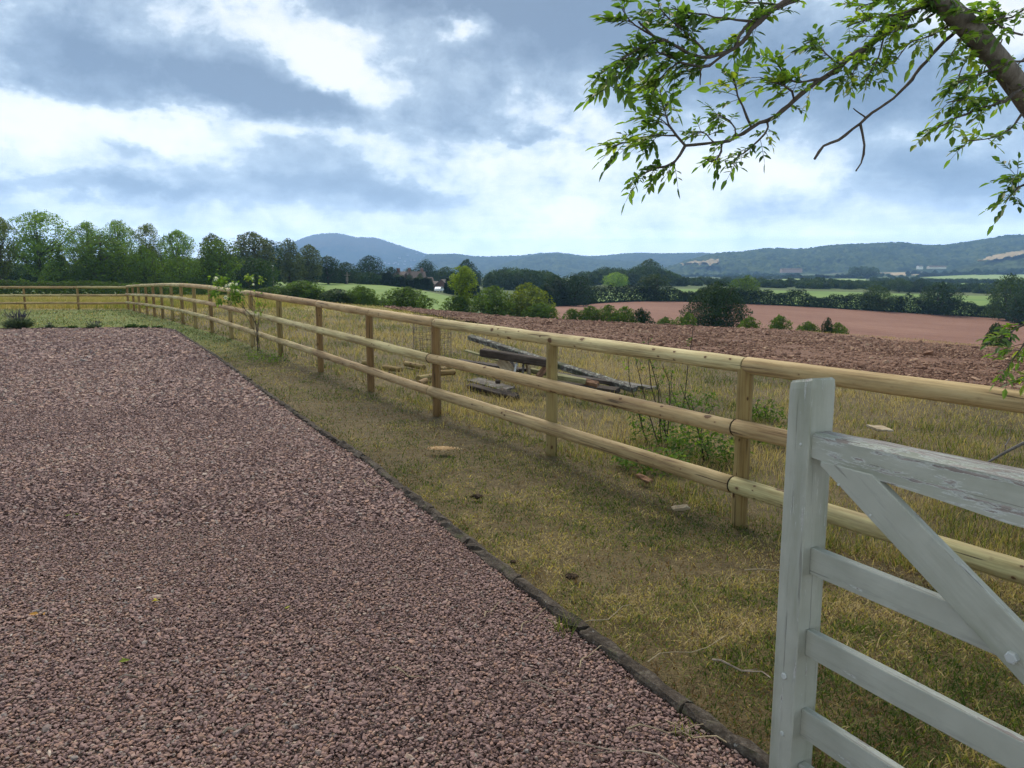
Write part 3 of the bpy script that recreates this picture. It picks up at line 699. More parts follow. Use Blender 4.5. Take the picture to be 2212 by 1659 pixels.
def crown_points(kd, N, sd):
    r = np.random.default_rng(sd+100); h0, prof, fr, thr, pw = CROWN[kd]; out = []; n = 0
    ph = np.array([p[0] for p in prof]); pr = np.array([p[1] for p in prof]); off = r.uniform(0, 50, 3)
    while n < N:
        m = N*3; h = r.uniform(0, 1, m); th = r.uniform(0, 2*PI, m); R = np.interp(h, ph, pr)
        k = r.random(m) < R/pr.max(); h, th, R = h[k], th[k], R[k]
        lump = vnoise3(np.stack([np.cos(th)*1.7+off[0], np.sin(th)*1.7+off[1], h*3.2+off[2]], 1), 3)   # big boughs push out, hollows fall back
        lump2 = vnoise3(np.stack([np.cos(th)*4+off[1], np.sin(th)*4+off[2], h*7+off[0]], 1), 5)
        R = R*(.48+.70*lump+.36*lump2); q = r.uniform(0, 1, len(h))**pw
        P_ = np.stack([np.cos(th)*R*q, np.sin(th)*R*q, h0+(1-h0)*h*(.93+.14*lump)], 1)
        g = .68*vnoise3(P_*fr+off, 11)+.32*vnoise3(P_*fr*2.3+off, 12)
        k = (g > thr+.05*(q-.5)) | (r.random(len(g)) < (.02 if kd == 'lacy' else .10)); out.append(np.concatenate([P_, np.stack([np.cos(th), np.sin(th), (h-.4)*1.3], 1), g[:, None]], 1)[k]); n += k.sum()
    A_ = np.concatenate(out)[:N]; D = A_[:, 3:6]+r.normal(0, .4, (N, 3)); D /= np.linalg.norm(D, axis=1)[:, None]
    return A_[:, :3], D, (A_[:, 6]-thr-.12)*.9
BARK = flat('tree_bark', (.075, .060, .045), .95, .1, .35, 4)
def trunk_mb(kd, sd, lw=1.0):
    r = np.random.default_rng(sd+7); mb = MB()
    top = dict(oak=.5, tall=.8, lacy=.66, cone=.85, young=.8, bush=.45)[kd]; r0 = dict(oak=.04, tall=.022, lacy=.02, cone=.02, young=.012, bush=.02)[kd]*lw
    pts = [(r.normal(0, .012)*i, r.normal(0, .012)*i, top*i/5-.02) for i in range(6)]
    tube(mb, pts, np.linspace(r0*1.25, r0*.35, 6), 7)
    C, _, _ = crown_points(kd, 400, sd)
    for c in C[:(40 if kd == 'lacy' else 14)]:
        rad = (.05, .05, .05)
        h0 = min(max(c[2]*.55, .12), top*.95); i = h0/top*5; k = min(int(i), 4); p0 = np.array(pts[k])+(np.array(pts[k+1])-np.array(pts[k]))*(i-k)
        mid = p0*.45+c*.55+np.array([0, 0, -.03]); tube(mb, [p0, mid, c+np.array([0, 0, rad[2]*.4])], [r0*.42, r0*.28, r0*.1], 5, cap=False)
    return mb
_cache = {}
def tree_meshes(kd, var, mt, N):
    key = (kd, var, mt.name, N)
    if key not in _cache:
        sd = 31*var+{'oak': 1, 'tall': 2, 'lacy': 3, 'cone': 4, 'young': 5, 'bush': 6}[kd]*1000
        C, D, jl = crown_points(kd, N, sd)
        ls = dict(oak=.024, tall=.018, lacy=.0155, cone=.018, young=.017, bush=.034)[kd]*(4500/N)**.36
        mb = MB(); leaf_quads(mb, C, D, np.full(N, ls), .5+jl+rng.normal(0, .17, N))
        tk = ('t', kd, var)
        if tk not in _cache: _cache[tk] = trunk_mb(kd, sd).mesh('trunk', BARK, smooth=True, tint=False)
        _cache[key] = (mb.mesh('crown', mt), _cache[tk])
    return _cache[key]
def gstops(c, k=1.0):
    return [(0, tuple(x*.45*k for x in c)), (.5, tuple(x*k for x in c)), (1, (c[0]*1.9*k, c[1]*1.7*k, c[2]*1.5*k))]
LM = dict(dark=leafmat('foliage_dark', gstops((.019, .042, .013)), .15), deep=leafmat('foliage_deep_green', gstops((.060, .104, .018)), .4),
          mid=leafmat('foliage_mid_green', gstops((.066, .110, .022)), .4), woodland=leafmat('foliage_woodland', gstops((.034, .062, .018)), .2), lime=leafmat('foliage_lime', gstops((.15, .21, .025)), .35),
          grey=leafmat('foliage_grey_green', gstops((.068, .088, .038)), .3), olive=leafmat('foliage_olive', gstops((.100, .130, .028)), .4),
          fresh=leafmat('foliage_fresh', gstops((.120, .195, .034)), .5))
TREES = []
def tree(name, label, cat, group, u, vtop, Y, width, kd, mt, var=0, N=4500):
    "u, vtop, width in survey pixels at depth Y; the foot stands on the terrain"
    a = colA(u); x = a*Y; z = hzf(x, Y)
    h = (H+ray(u, vtop)[1]*Y)-z; w = width*Y/F
    cm, tm = tree_meshes(kd, var, LM[mt], N)
    o = empty(name, (x, Y, z), random.uniform(0, 2*PI)); tag(o, label, cat, group)
    nat = dict(oak=1.02, tall=.53, lacy=.70, cone=.54, young=.42, bush=1.14)[kd]
    sx = w/nat
    for nm, me in (('trunk', tm), ('crown', cm)):
        c = link(nm, me, o); c.scale = (sx, sx, h)
    return o
G_ROW = 'trees in the row behind the back fence'; G_BUSH = 'bushes along the field edge'; G_FAR = 'trees across the valley'
tl = [
 # left row, from the left edge rightwards
 ('tree', 'tall lacy tree cut by the left edge of the photo', 'tree', G_ROW, 2, 468, 125, 92, 'lacy', 'olive', 0, 9000),
 ('tree', 'tallest open lacy tree in the left row with bare limbs showing', 'tree', G_ROW, 92, 459, 128, 138, 'lacy', 'fresh', 1, 11000),
 ('conifer', 'dark pointed evergreen in front of the tallest lacy tree', 'tree', G_ROW, 131, 531, 112, 84, 'cone', 'deep', 0, 4500),
 ('tree', 'lacy tree right of the sky gap and the dark pointed evergreen', 'tree', G_ROW, 190, 482, 130, 78, 'lacy', 'fresh', 2, 9000),
 ('tree', 'lacy tree rising behind the dense dark green clump of the left row', 'tree', G_ROW, 262, 477, 132, 76, 'lacy', 'fresh', 0, 9000),
 ('tree', 'lacy tree standing over the low dark mound, fourth open crown of the left row', 'tree', G_ROW, 322, 485, 132, 70, 'lacy', 'olive', 1, 9000),
 ('tree', 'rounded lacy tree before the grey poplars, last open crown of the left row', 'tree', G_ROW, 384, 500, 134, 86, 'lacy', 'fresh', 2, 9000),
 ('tree', 'dense dark green tree filling the left row under the lacy crowns', 'tree', G_ROW, 222, 509, 116, 112, 'tall', 'deep', 0, 5000),
 ('tree', 'low dense dark tree between two lacy crowns above the fence corner', 'tree', G_ROW, 312, 530, 116, 78, 'oak', 'deep', 1, 4500),
 ('tree', 'broad dark mound of a tree above the sloping fence rail', 'tree', G_ROW, 392, 553, 116, 96, 'oak', 'deep', 2, 4500),
 ('tree', 'yellowish green tree behind the white flowered rose', 'tree', G_ROW, 470, 518, 122, 88, 'tall', 'mid', 1, 4500),
 ('tree', 'dark pointed crown peeping over the yellowish green tree', 'tree', G_ROW, 462, 505, 140, 60, 'tall', 'grey', 2, 4000),
 ('poplar', 'broad grey poplar, largest of the dark poplars left of the hill', 'poplar', G_ROW, 546, 503, 165, 88, 'tall', 'grey', 3, 5500),
 ('poplar', 'slim dark poplar right beside the broad grey poplar', 'poplar', G_ROW, 580, 517, 172, 52, 'tall', 'dark', 0, 4500),
 ('poplar', 'grey poplar with a feathery top cutting the left foot of the hill', 'poplar', G_ROW, 627, 518, 180, 52, 'tall', 'grey', 1, 4500),
 ('poplar', 'shorter poplar at the right end of the poplars before the hill', 'poplar', G_ROW, 670, 529, 186, 54, 'tall', 'grey', 2, 4500),
 ('tree', 'dark tree just right of the last poplar, by the pole with a light top', 'tree', G_ROW, 709, 554, 200, 52, 'tall', 'dark', 3, 4000),
 ('tree', 'low round dark tree below the hill slope', 'tree', G_ROW, 746, 566, 215, 62, 'oak', 'dark', 0, 4000),
 ('oak', 'big dark domed oak standing against the blue hill', 'oak', G_FAR, 799, 552, 250, 64, 'oak', 'dark', 1, 4500),
 ('tree', 'small dark tree beside the brick house', 'tree', G_FAR, 846, 576, 262, 44, 'oak', 'dark', 2, 3500),
 ('tree', 'dark tree with a flat spreading top above the house roofs', 'tree', G_FAR, 920, 562, 330, 50, 'oak', 'dark', 3, 3500),
 ('tree', 'dark tree in the trees left of the house chimney', 'tree', G_FAR, 884, 578, 318, 36, 'oak', 'woodland', 4, 3000),
 ('tree', 'low dark round tree in front of the brick houses', 'tree', G_FAR, 884, 592, 240, 22, 'oak', 'dark', 3, 2500),
 ('tree', 'small dark tree standing between the two brick houses', 'tree', G_FAR, 907, 590, 238, 20, 'oak', 'woodland', 1, 2500),
 ('tree', 'low bushy tree hiding the left brick house wall', 'tree', G_FAR, 861, 592, 240, 24, 'oak', 'woodland', 2, 2500),
 ('tree', 'tree above the low barn roofs', 'tree', G_FAR, 962, 576, 345, 54, 'oak', 'woodland', 0, 3000),
 ('tree', 'dark crown behind the bright lime green tree', 'tree', G_FAR, 1008, 560, 300, 58, 'oak', 'dark', 1, 4000),
 ('young_tree', 'slim bright lime green tree rising from the field edge', 'tree', None, 1002, 575, 92, 54, 'young', 'lime', 0, 5000),
 ('shrub', 'green shrub at the foot of the bright lime green tree', 'shrub', G_BUSH, 985, 640, 91, 64, 'bush', 'mid', 0, 3000),
 ('shrub', 'grey green shrub on the field edge beyond the rose', 'shrub', G_BUSH, 650, 606, 82, 90, 'bush', 'deep', 1, 4000),
 ('shrub', 'dark low shrub left half of the middle pair on the field edge', 'shrub', G_BUSH, 727, 624, 80, 70, 'bush', 'dark', 2, 4000),
 ('shrub', 'taller round shrub right half of the middle pair on the field edge', 'shrub', G_BUSH, 780, 618, 80, 62, 'bush', 'deep', 3, 4000),
 ('shrub', 'wide leafy shrub alone in front of the green field', 'shrub', G_BUSH, 876, 621, 80, 104, 'bush', 'deep', 0, 4500),
 ('shrub', 'mid green bush right of the lime green tree', 'shrub', G_BUSH, 1066, 619, 88, 92, 'bush', 'mid', 2, 4500),
 ('shrub', 'big olive bush with a yellowish top beside the dark oaks', 'shrub', G_BUSH, 1140, 613, 90, 98, 'bush', 'olive', 3, 4500),
 ('shrub', 'low bush at the right foot of the big olive bush', 'shrub', G_BUSH, 1168, 655, 86, 78, 'bush', 'deep', 1, 3500),
 ('oak', 'left oak of the near black pair at the field corner', 'oak', None, 1198, 592, 190, 66, 'oak', 'dark', 2, 4500),
 ('oak', 'right oak of the near black pair at the field corner', 'oak', None, 1243, 590, 186, 78, 'oak', 'dark', 4, 4500),
 ('oak', 'large dark oak standing alone at the edge of the brown field', 'oak', None, 1551, 610, 90, 124, 'oak', 'dark', 3, 20000),
 ('tree', 'tall rounded crown standing over the wood before the far hills', 'tree', G_FAR, 1402, 559, 420, 74, 'oak', 'woodland', 1, 4000),
 ('tree', 'pale green rounded tree in front of the dark wood', 'tree', G_FAR, 1332, 587, 345, 52, 'oak', 'fresh', 2, 3500),
 ('tree', 'tall hedgerow tree right of the pale crop strip', 'tree', G_FAR, 1412, 592, 208, 64, 'tall', 'woodland', 3, 4500),
 ('tree', 'leafy green hedgerow tree right of the large lone oak', 'tree', G_FAR, 1612, 594, 210, 66, 'oak', 'mid', 4, 4500),
 ('tree', 'hedgerow tree partway along the far hedge, left of the round dark oak', 'tree', G_FAR, 1893, 616, 207, 66, 'oak', 'woodland', 0, 4500),
 ('oak', 'round dark oak in the far hedge on the right', 'oak', G_FAR, 2032, 609, 206, 92, 'oak', 'dark', 1, 5500),
 ('tree', 'tall dark tree group by the right edge of the photo', 'tree', G_FAR, 2186, 592, 196, 96, 'oak', 'woodland', 2, 5000),
 ('tree', 'dark tree overlapping the right edge below the tree group', 'tree', G_FAR, 2216, 628, 180, 70, 'oak', 'dark', 3, 4500),
 ('tree', 'small tree in the crop field hedge on the right', 'tree', G_FAR, 1946, 641, 209, 26, 'bush', 'mid', 2, 1500),
 ('tree', 'left tree of the dark pair beyond the maize on the right', 'tree', G_FAR, 1944, 601, 380, 52, 'oak', 'woodland', 3, 3000),
 ('tree', 'right tree of the dark pair beyond the maize on the right', 'tree', G_FAR, 1990, 601, 385, 46, 'oak', 'dark', 4, 3000)]
for i, (u, vt, w, l, m_) in enumerate([(1240, 667, 44, 'leftmost low bush of the row before the brown field', 'deep'), (1276, 661, 54, 'second bush of the row before the brown field, domed', 'deep'), (1314, 660, 60, 'middle bush of the row before the brown field', 'mid'),
        (1352, 663, 54, 'fourth bush of the row before the brown field', 'deep'), (1390, 667, 46, 'right end bush of the row before the brown field', 'dark'), (1440, 685, 44, 'small bush in the gap between the bush row and the large oak', 'deep'),
        (1486, 676, 50, 'bush touching the left side of the large lone oak', 'deep'), (1622, 684, 46, 'bush touching the right side of the large lone oak', 'deep'), (1687, 682, 54, 'single rounded bush on the field crest right of the oak', 'mid'),
        (1752, 695, 50, 'left wide bush of the last trio on the crest', 'deep'), (1794, 687, 26, 'small dark upright bush in the middle of the last trio', 'dark'), (1817, 698, 42, 'right low bush of the last trio on the crest', 'deep'),
        (2165, 700, 60, 'dark bush behind the hanging leaves at the right edge', 'dark')]):
    tl.append(('bush', l, 'bush', G_BUSH, u, vt, 76 if u < 1500 else 68, w, 'bush', m_, i % 4, 3000))
for t_ in tl: tree(*t_)

# hedges
def hedge(label, pts, hgt, wid, dens, mt, ls, group='hedges across the valley'):
    P_ = np.array(pts, float); d = np.concatenate([[0], np.cumsum(np.hypot(*np.diff(P_, axis=0).T))]); n = int(d[-1]*dens)
    t = rng.uniform(0, d[-1], n); x = np.interp(t, d, P_[:, 0]); y = np.interp(t, d, P_[:, 1])
    hh = hgt*(.45+1.05*fbm(t/6, t*0, 5, int(d[-1]) % 97))*(.9+.3*vnoise(t/1.1, t*0, 6)); th = rng.uniform(-.15, PI+.15, n); q = rng.uniform(.75, 1.05, n)
    C = np.stack([x+np.cos(th)*wid*q*.3, y-np.cos(th)*wid*q*.5, hz(x, y)+np.sin(th)*hh*q], 1)
    D = np.stack([np.cos(th)*.3, -np.cos(th), np.sin(th)], 1)
    mb = MB(); leaf_quads(mb, C, D, np.full(n, ls), .36+.6*(fbm(t/3, y*0, 3, 3)-.5)+rng.normal(0, .12, n))
    return tag(mb.build('hedge', LM[mt]), label, 'hedge', group)
hedge('thick dark hedge along the top of the brown field', uvY([(1262, 207), (1420, 207), (1640, 207), (1850, 207), (2000, 207), (2190, 207), (2420, 207)]), 3.8, 3.5, 330, 'dark', .24)
hedge('short dark hedge running from the black oaks along the brown field', uvY([(1180, 175), (1215, 192), (1275, 206)]), 5, 4, 330, 'dark', .24)
hedge('low dark hedge below the tree row at the far end of the green field', uvY([(560, 264), (700, 252), (800, 240), (880, 226), (930, 214)]), 3.0, 4, 300, 'dark', .28)
hedge('short dark hedge between the farm barns and the lime green tree', uvY([(966, 206), (990, 198), (1030, 188)]), 3.2, 4, 300, 'dark', .28)
hedge('overgrown green hedge bank behind the back fence', [(-58, 76), (-42, 78), (-28, 79), (-18, 84), (-11, 92)], 1.15, 2.5, 420, 'mid', .12)
def guv(l): return [tuple(ground_at(u, v, 100)[:2]) for u, v in l]
hedge('hedge line dividing the two pale fields on the far right', guv([(1985, 600), (2060, 596), (2130, 593), (2190, 596)]), 5, 5, 14, 'dark', 1.6)
hedge('dark hedge strip above the pale valley field', guv([(1690, 602.5), (1780, 602.5), (1880, 602.5)]), 5, 6, 16, 'dark', 1.4)

# woods that read as one mass
def wood(name, spots, mt, N, ls):
    mb = MB()
    for i, (x, y, w, h) in enumerate(spots):
        C, D, jl = crown_points('oak', N, 5000+i % 7)
        th = random.uniform(0, 6.28); c, s = math.cos(th), math.sin(th)
        C = np.stack([C[:, 0]*c-C[:, 1]*s, C[:, 0]*s+C[:, 1]*c, C[:, 2]], 1)*np.array([w, w, h])+np.array([x, y, hzf(x, y)-h*.06])
        leaf_quads(mb, C, D, np.full(N, ls), .5+random.uniform(-.22, .22)+jl*.8+rng.normal(0, .12, N))
    return kind(mb.build(name, LM[mt]), 'stuff')
def belt(u0, u1, Y0, Y1, n, tops, wid):
    "random stand of trees; tops = skyline (u, v) it keeps under"
    tu = [p[0] for p in tops]; tv = [p[1] for p in tops]; out = []
    for i in range(n):
        u = u0+(u1-u0)*(i+random.random())/n; f = random.random()**1.3; Y = Y0+(Y1-Y0)*f; a = colA(u); z = hzf(a*Y, Y)
        h = H+ray(u, np.interp(u, tu, tv)+random.uniform(0, 6)+8*(1-f))[1]*Y-z
        out.append((a*Y, Y, min(max(h*1.05, 7), wid*1.6)*random.uniform(.85, 1.15), max(h, 4)))
    return sorted(out, key=lambda s: s[1])
wood('wood', belt(1055, 1200, 300, 380, 34, [(1050, 578), (1085, 572), (1170, 572), (1200, 585)], 18), 'woodland', 900, .42)
wood('wood', belt(1238, 1475, 400, 520, 60, [(1235, 592), (1270, 578), (1310, 571), (1360, 575), (1380, 566), (1430, 570), (1480, 592)], 18), 'woodland', 900, .5)
wood('wood', belt(1440, 1640, 420, 560, 46, [(1440, 593), (1500, 592), (1560, 596), (1640, 598)], 16), 'woodland', 700, .5)
wood('wood', belt(1640, 1900, 400, 520, 50, [(1640, 598), (1700, 599), (1760, 596), (1800, 598), (1900, 601)], 15), 'woodland', 800, .48)
wood('wood', belt(1900, 2300, 390, 520, 70, [(1900, 600), (1960, 597), (2050, 609), (2120, 606), (2160, 598), (2300, 592)], 15), 'woodland', 800, .48)
wood('wood', belt(800, 1030, 340, 420, 40, [(800, 584), (860, 584), (930, 580), (980, 580), (1030, 582)], 15), 'dark', 700, .45)
wood('wood', belt(690, 800, 225, 280, 16, [(690, 580), (750, 582), (800, 592)], 12), 'dark', 900, .34)
wood('wood', belt(-120, 118, 140, 175, 26, [(-120, 550), (60, 560), (118, 572)], 11), 'woodland', 1500, .23)
wood('wood', belt(172, 560, 135, 185, 60, [(172, 548), (260, 538), (330, 546), (420, 552), (500, 540), (560, 545)], 11), 'woodland', 1500, .23)
wood('wood', belt(550, 745, 268, 310, 40, [(550, 548), (640, 552), (700, 568), (745, 580)], 12), 'dark', 1200, .3)
wood('far_trees', belt(1560, 2000, 1000, 1500, 70, [(1560, 592), (1650, 594), (1700, 588), (2000, 590)], 22), 'woodland', 260, 1.7)
wood('far_trees', belt(1840, 1885, 1150, 1250, 14, [(1840, 572), (1885, 573)], 26), 'woodland', 420, 1.5)
wood('far_trees', belt(1960, 2045, 1560, 1640, 16, [(1960, 575), (1985, 582), (2045, 582)], 26), 'dark', 260, 2.0)
wood('far_trees', belt(1880, 2160, 700, 860, 40, [(1880, 595), (1960, 599), (2060, 604), (2160, 606)], 20), 'woodland', 320, 1.2)
wood('far_trees', belt(2060, 2480, 1430, 1520, 60, [(2060, 581), (2200, 574), (2480, 570)], 24), 'woodland', 260, 2.0)
wood('far_trees', belt(1430, 1720, 1500, 1900, 60, [(1430, 588), (1560, 586), (1720, 584)], 26), 'woodland', 240, 2.2)

# ------------------------------------------------------------------ far buildings, poles, car
WALLW = flat('white_render', (.78, .77, .74)); BRICK = flat('red_brick', (.19, .115, .09), var=.25); TILE = flat('roof_tile', (.12, .095, .08), var=.3)
SLATE = flat('roof_slate', (.16, .16, .18)); PALEW = flat('pale_render', (.58, .54, .48)); GLASS = flat('window_glass', (.03, .035, .045), .15, .5)
def house(name, label, cat, p, L, W, eave, rise, rz, wall, roof, chim=0, wins=True, group=None, detail=True):
    o = empty(name, p, rz); tag(o, label, cat, group)
    mb = MB(); box(mb, -L/2, L/2, -W/2, W/2, -1, eave)
    for s in (-1, 1):
        mb.add([(s*L/2, -W/2, eave), (s*L/2, W/2, eave), (s*L/2, 0, eave+rise)], [[0, 1, 2]])
    mb.build('wall', wall, o, tint=False)
    r = MB(); e = .3; k = rise/(W/2)
    for s in (-1, 1):
        r.add([(-L/2-e, s*(W/2+e), eave-e*k), (L/2+e, s*(W/2+e), eave-e*k), (L/2+e, 0, eave+rise), (-L/2-e, 0, eave+rise),
               (-L/2-e, s*(W/2+e), eave-e*k+.25), (L/2+e, s*(W/2+e), eave-e*k+.25), (L/2+e, 0, eave+rise+.25), (-L/2-e, 0, eave+rise+.25)],
              [[0, 1, 2, 3], [4, 5, 6, 7], [0, 1, 5, 4], [0, 3, 7, 4], [1, 2, 6, 5]])
    ro = r.build('roof', roof, o, tint=False)
    for i in range(chim):
        c = MB(); x = (-.36+.72*i)*L; box(c, x-.45, x+.45, -.4, .4, eave+rise-.6, eave+rise+1.4); c.build('chimney', BRICK, ro, tint=False)
    if wins:
        for j, z in enumerate([1.0]+([3.6] if eave > 4.4 else [])):
            for i in range(3):
                w = MB(); x = (-.32+.32*i)*L; box(w, x-.5, x+.5, -W/2-.06, -W/2+.05, z, z+1.2); w.build('window', GLASS, o, tint=False)
    return o
def foot(u, Y): x = colA(u)*Y; return (x, Y, hzf(x, Y))
house('house', 'brick house with a tall tiled roof and chimneys among the dark trees', 'house', foot(898, 258), 6, 5, 2.9, 2.1, .3, BRICK, TILE, 2)
house('house', 'brick house half hidden left of the tall tiled roof', 'house', foot(868, 262), 4, 5, 2.9, 1.7, -.5, BRICK, TILE, 1)
house('house', 'low pale roofed annex right of the brick houses', 'house', foot(917, 246), 5, 4, 1.9, 1.4, .35, PALEW, TILE, 0)
house('barn', 'low barn with a long brown roof behind the parked white car', 'barn', foot(946, 236), 6.5, 5, 1.4, 1.1, .15, BRICK, TILE, 0, False)
house('barn', 'small barn at the right end of the farm buildings', 'barn', foot(960, 234), 3.5, 4, 1.8, 1.5, 1.1, BRICK, TILE, 0, False)
pc = ground_at(1985, 589, 900)
def at_ground(u, Y, lift=0): x = colA(u)*Y; return (x, Y, H+ray(u, lift)[1]*Y)
house('cottage', 'white cottage on the far slope right of a dark clump', 'cottage', at_ground(1985, 1480, 580.5), 10.5, 6, 4.6, 1.6, .25, WALLW, SLATE, 0)
house('barn', 'long low barn with a brown roof right of the white cottage', 'barn', at_ground(2021, 1490, 580), 34, 10, 3.2, 2.2, .05, PALEW, TILE, 0, False)
house('barn', 'long pinkish barn on the valley slope below the ridge', 'barn', at_ground(1708, 1480, 588), 40, 12, 5, 2.5, -.05, flat('pink_block', (.45, .33, .28)), TILE, 0, False)
def car(p, rz):
    o = empty('parked_car', p, rz); tag(o, 'tiny white car parked in front of the low farm barns', 'car')
    W_ = flat('white_car_paint', (.8, .8, .8), .3, .5, .02); K = flat('tyre_rubber', (.02, .02, .02))
    prof = [(-2.1, .35), (2.1, .35), (2.15, .75), (1.2, .95), (.6, 1.45), (-1.2, 1.48), (-1.9, 1.0), (-2.15, .8)]
    n = len(prof); v = [(x, y, z) for y in (-.85, .85) for x, z in prof]; mb = MB()
    for f in ([i, (i+1) % n, (i+1) % n+n, i+n] for i in range(n)): mb.add([v[i] for i in f], [[0, 1, 2, 3]])
    for s in (0, n): 
        for i in range(1, n-1): mb.add([v[s], v[s+i], v[s+i+1]], [[0, 1, 2]])
    mb.build('body', W_, o, tint=False)
    g = MB(); box(g, -1.1, .55, -.87, -.86, 1.0, 1.38); g.build('window', GLASS, o, tint=False)
    for x in (-1.3, 1.3):
        for y in (-.8, .8):
            t = MB(); tube(t, [(x, y-.1, .32), (x, y+.1, .32)], .32, 12); t.build('wheel', K, o, tint=False)
car(foot(949, 212), PI/2-.2)
POLEW = flat('pole_wood', (.20, .17, .14))
def pole(u, vt, Y, label, cap):
    x, y, z = foot(u, Y); h = H+ray(u, vt)[1]*Y-z
    o = empty('utility_pole', (x, y, z)); tag(o, label, 'pole', 'poles in front of the dark trees')
    mb = MB(); tube(mb, [(0, 0, -.3), (0, 0, h)], [.17, .12], 8); mb.build('pole', POLEW, o, tint=False)
    c = MB()
    if cap: tube(c, [(0, 0, h-.1), (0, 0, h+.15), (0, 0, h+.25)], [.12, .22, .12], 8); c.build('lamp', WALLW, o, tint=False)
    else: box(c, -.8, .8, -.08, .08, h-.9, h-.7); box(c, -.3, .3, -.32, -.1, h-2.4, h-1.3); c.build('crossarm', POLEW, o, tint=False)
pole(590, 576, 150, 'thin pole with a pale lamp head before the dark poplars', True)
pole(750, 588, 205, 'short utility pole with a crossarm at the edge of the green field', False)
hs = random.Random(3)
for i in range(22):
    u, v = hs.choice([(hs.uniform(730, 785), hs.uniform(572, 583)), (hs.uniform(820, 870), hs.uniform(567, 575)), (hs.uniform(862, 925), hs.uniform(549, 567)), (hs.uniform(800, 900), hs.uniform(570, 582))])
    p = on_hill(BIG, u, v)
    house('house', 'tiny pale house on the blue hillside town', 'house', (p.x, p.y, p.z+4), hs.uniform(10, 15), 8, 5, 3.5, hs.uniform(-.7, .7), WALLW if hs.random() < .3 else PALEW, SLATE, 0, False, 'pale houses on the far hillside')
# ------------------------------------------------------------------ round-rail fence
def m_rail(k, b, o, tan=None):
    w = k.attr('wuv', 'Vector'); info = k.node('ShaderNodeObjectInfo').outputs['Random']
    off = k.node('ShaderNodeCombineXYZ'); k.put(off.inputs[0], k.m('MULTIPLY', info, 90)); k.put(off.inputs[1], k.m('MULTIPLY', info, 37))
    p = k.vm('ADD', w, off.outputs[0])
    grain = k.noise(k.mapping(p, (1.6, 60, 60)), 1, 5, .65, .6)
    blot = k.noise(k.mapping(p, (1.3, 6, 6)), 1, 4, .6)
    base = k.ramp(k.m('MULTIPLY_ADD', grain, .55, k.m('MULTIPLY', blot, .5)), [(.34, (.13, .088, .050)), (.45, (.31, .235, .13)), (.56, (.45, .37, .22)), (.74, (.58, .50, .325))])
    tone = k.ramp(info, [(0, (.78, .64, .52)), (.35, (.95, .87, .70)), (.7, (.96, 1.0, .78)), (1, (1.06, 1.07, .92))])
    base = k.mix(1.0, base, tone, 'MULTIPLY')
    stain = k.noise(k.mapping(p, (.9, 5, 5), loc=(4, 2, 1)), 1, 5, .65)
    base = k.mix(k.ramp(stain, [(.52, 0.0), (.68, .6)]), base, (.235, .155, .085, 1))
    # knots: sparse oval cells in two sizes, dark heart and a browner rim
    wob = k.m('MULTIPLY', k.m('SUBTRACT', k.noise(p, 70, 3), .5), .12)
    for sc, thr, s0, s1 in (((6.5, 10, 10), .42, .05, .17), ((13, 22, 22), .72, .07, .15)):
        v = k.node('ShaderNodeTexVoronoi'); k.put(v.inputs['Vector'], k.mapping(p, sc)); v.inputs['Scale'].default_value = 1
        sp = k.node('ShaderNodeSeparateColor'); k.put(sp.inputs[0], v.outputs['Color'])
        on = k.m('GREATER_THAN', sp.outputs[0], thr); rr = k.m('ADD', v.outputs['Distance'], wob)
        sz = k.m('MULTIPLY_ADD', k.m('MULTIPLY', sp.outputs[1], sp.outputs[1]), s1, s0)
        core = k.m('MULTIPLY', on, k.ramp(k.m('SUBTRACT', rr, sz), [(-.0, 1.0), (.03, 0.0)])); halo = k.m('MULTIPLY', on, k.ramp(k.m('SUBTRACT', rr, sz), [(0, 1.0), (.16, 0.0)]))
        base = k.mix(k.m('MULTIPLY', halo, .5), base, (.24, .145, .065, 1)); base = k.mix(k.m('MULTIPLY', core, .9), base, (.085, .042, .018, 1))
    # drying checks along the grain
    chk = k.ramp(k.noise(k.mapping(p, (1.1, 38, 38)), 1, 2, .5), [(.665, 0.0), (.68, 1.0)])
    base = k.mix(k.m('MULTIPLY', chk, .8), base, (.06, .038, .018, 1))
    k.put(b.inputs['Normal'], k.bump(k.m('SUBTRACT', grain, k.m('MULTIPLY', chk, .8)), .5, .006))
    return base if tan is None else k.mix(1.0, base, tan, 'MULTIPLY')
MAT_rail = mat('round_timber', m_rail, .75, .25)
MAT_post = mat('post_timber', lambda k, b, o: m_rail(k, b, o, (.60, .545, .44, 1)), .8, .2)
MAT_dark = flat('dark_gap', (.018, .014, .010), .9, .1)
RR = .056
def log_mesh(parent, name, pts, r, seed, n=16, mt=None):
    "a machine-rounded rail: many rings with slight swelling, chamfered ends"
    pts = [np.array(p, float) for p in pts]; d = np.concatenate([[0], np.cumsum([np.linalg.norm(b-a) for a, b in zip(pts, pts[1:])])])
    m = max(6, int(d[-1]/.12)); t = np.linspace(0, d[-1], m); q = np.stack([np.interp(t, d, [p[i] for p in pts]) for i in range(3)], 1)
    if len(pts) > 2:
        for _ in range(3): q[1:-1] = (q[:-2]+q[1:-1]*2+q[2:])/4
    rad = r*(1+.045*(vnoise(t*1.3, t*0+seed, 3)-.5)*2+.02*rng.normal(0, 1, m)*.5)
    e = (q[1]-q[0]); e = e/np.linalg.norm(e); q = np.concatenate([[q[0]], [q[0]+e*.006], q[1:-1], [q[-1]-e*.006], [q[-1]]]); rad = np.concatenate([[r*.93], [rad[0]], rad[1:-1], [rad[-1]], [r*.93]])
    mb = MB(); tube(mb, q, rad, n, wuv=seed*.37, wob=.006)
    return mb.build(name, mt or MAT_rail, parent, smooth=True, wuv=True, tint=False)
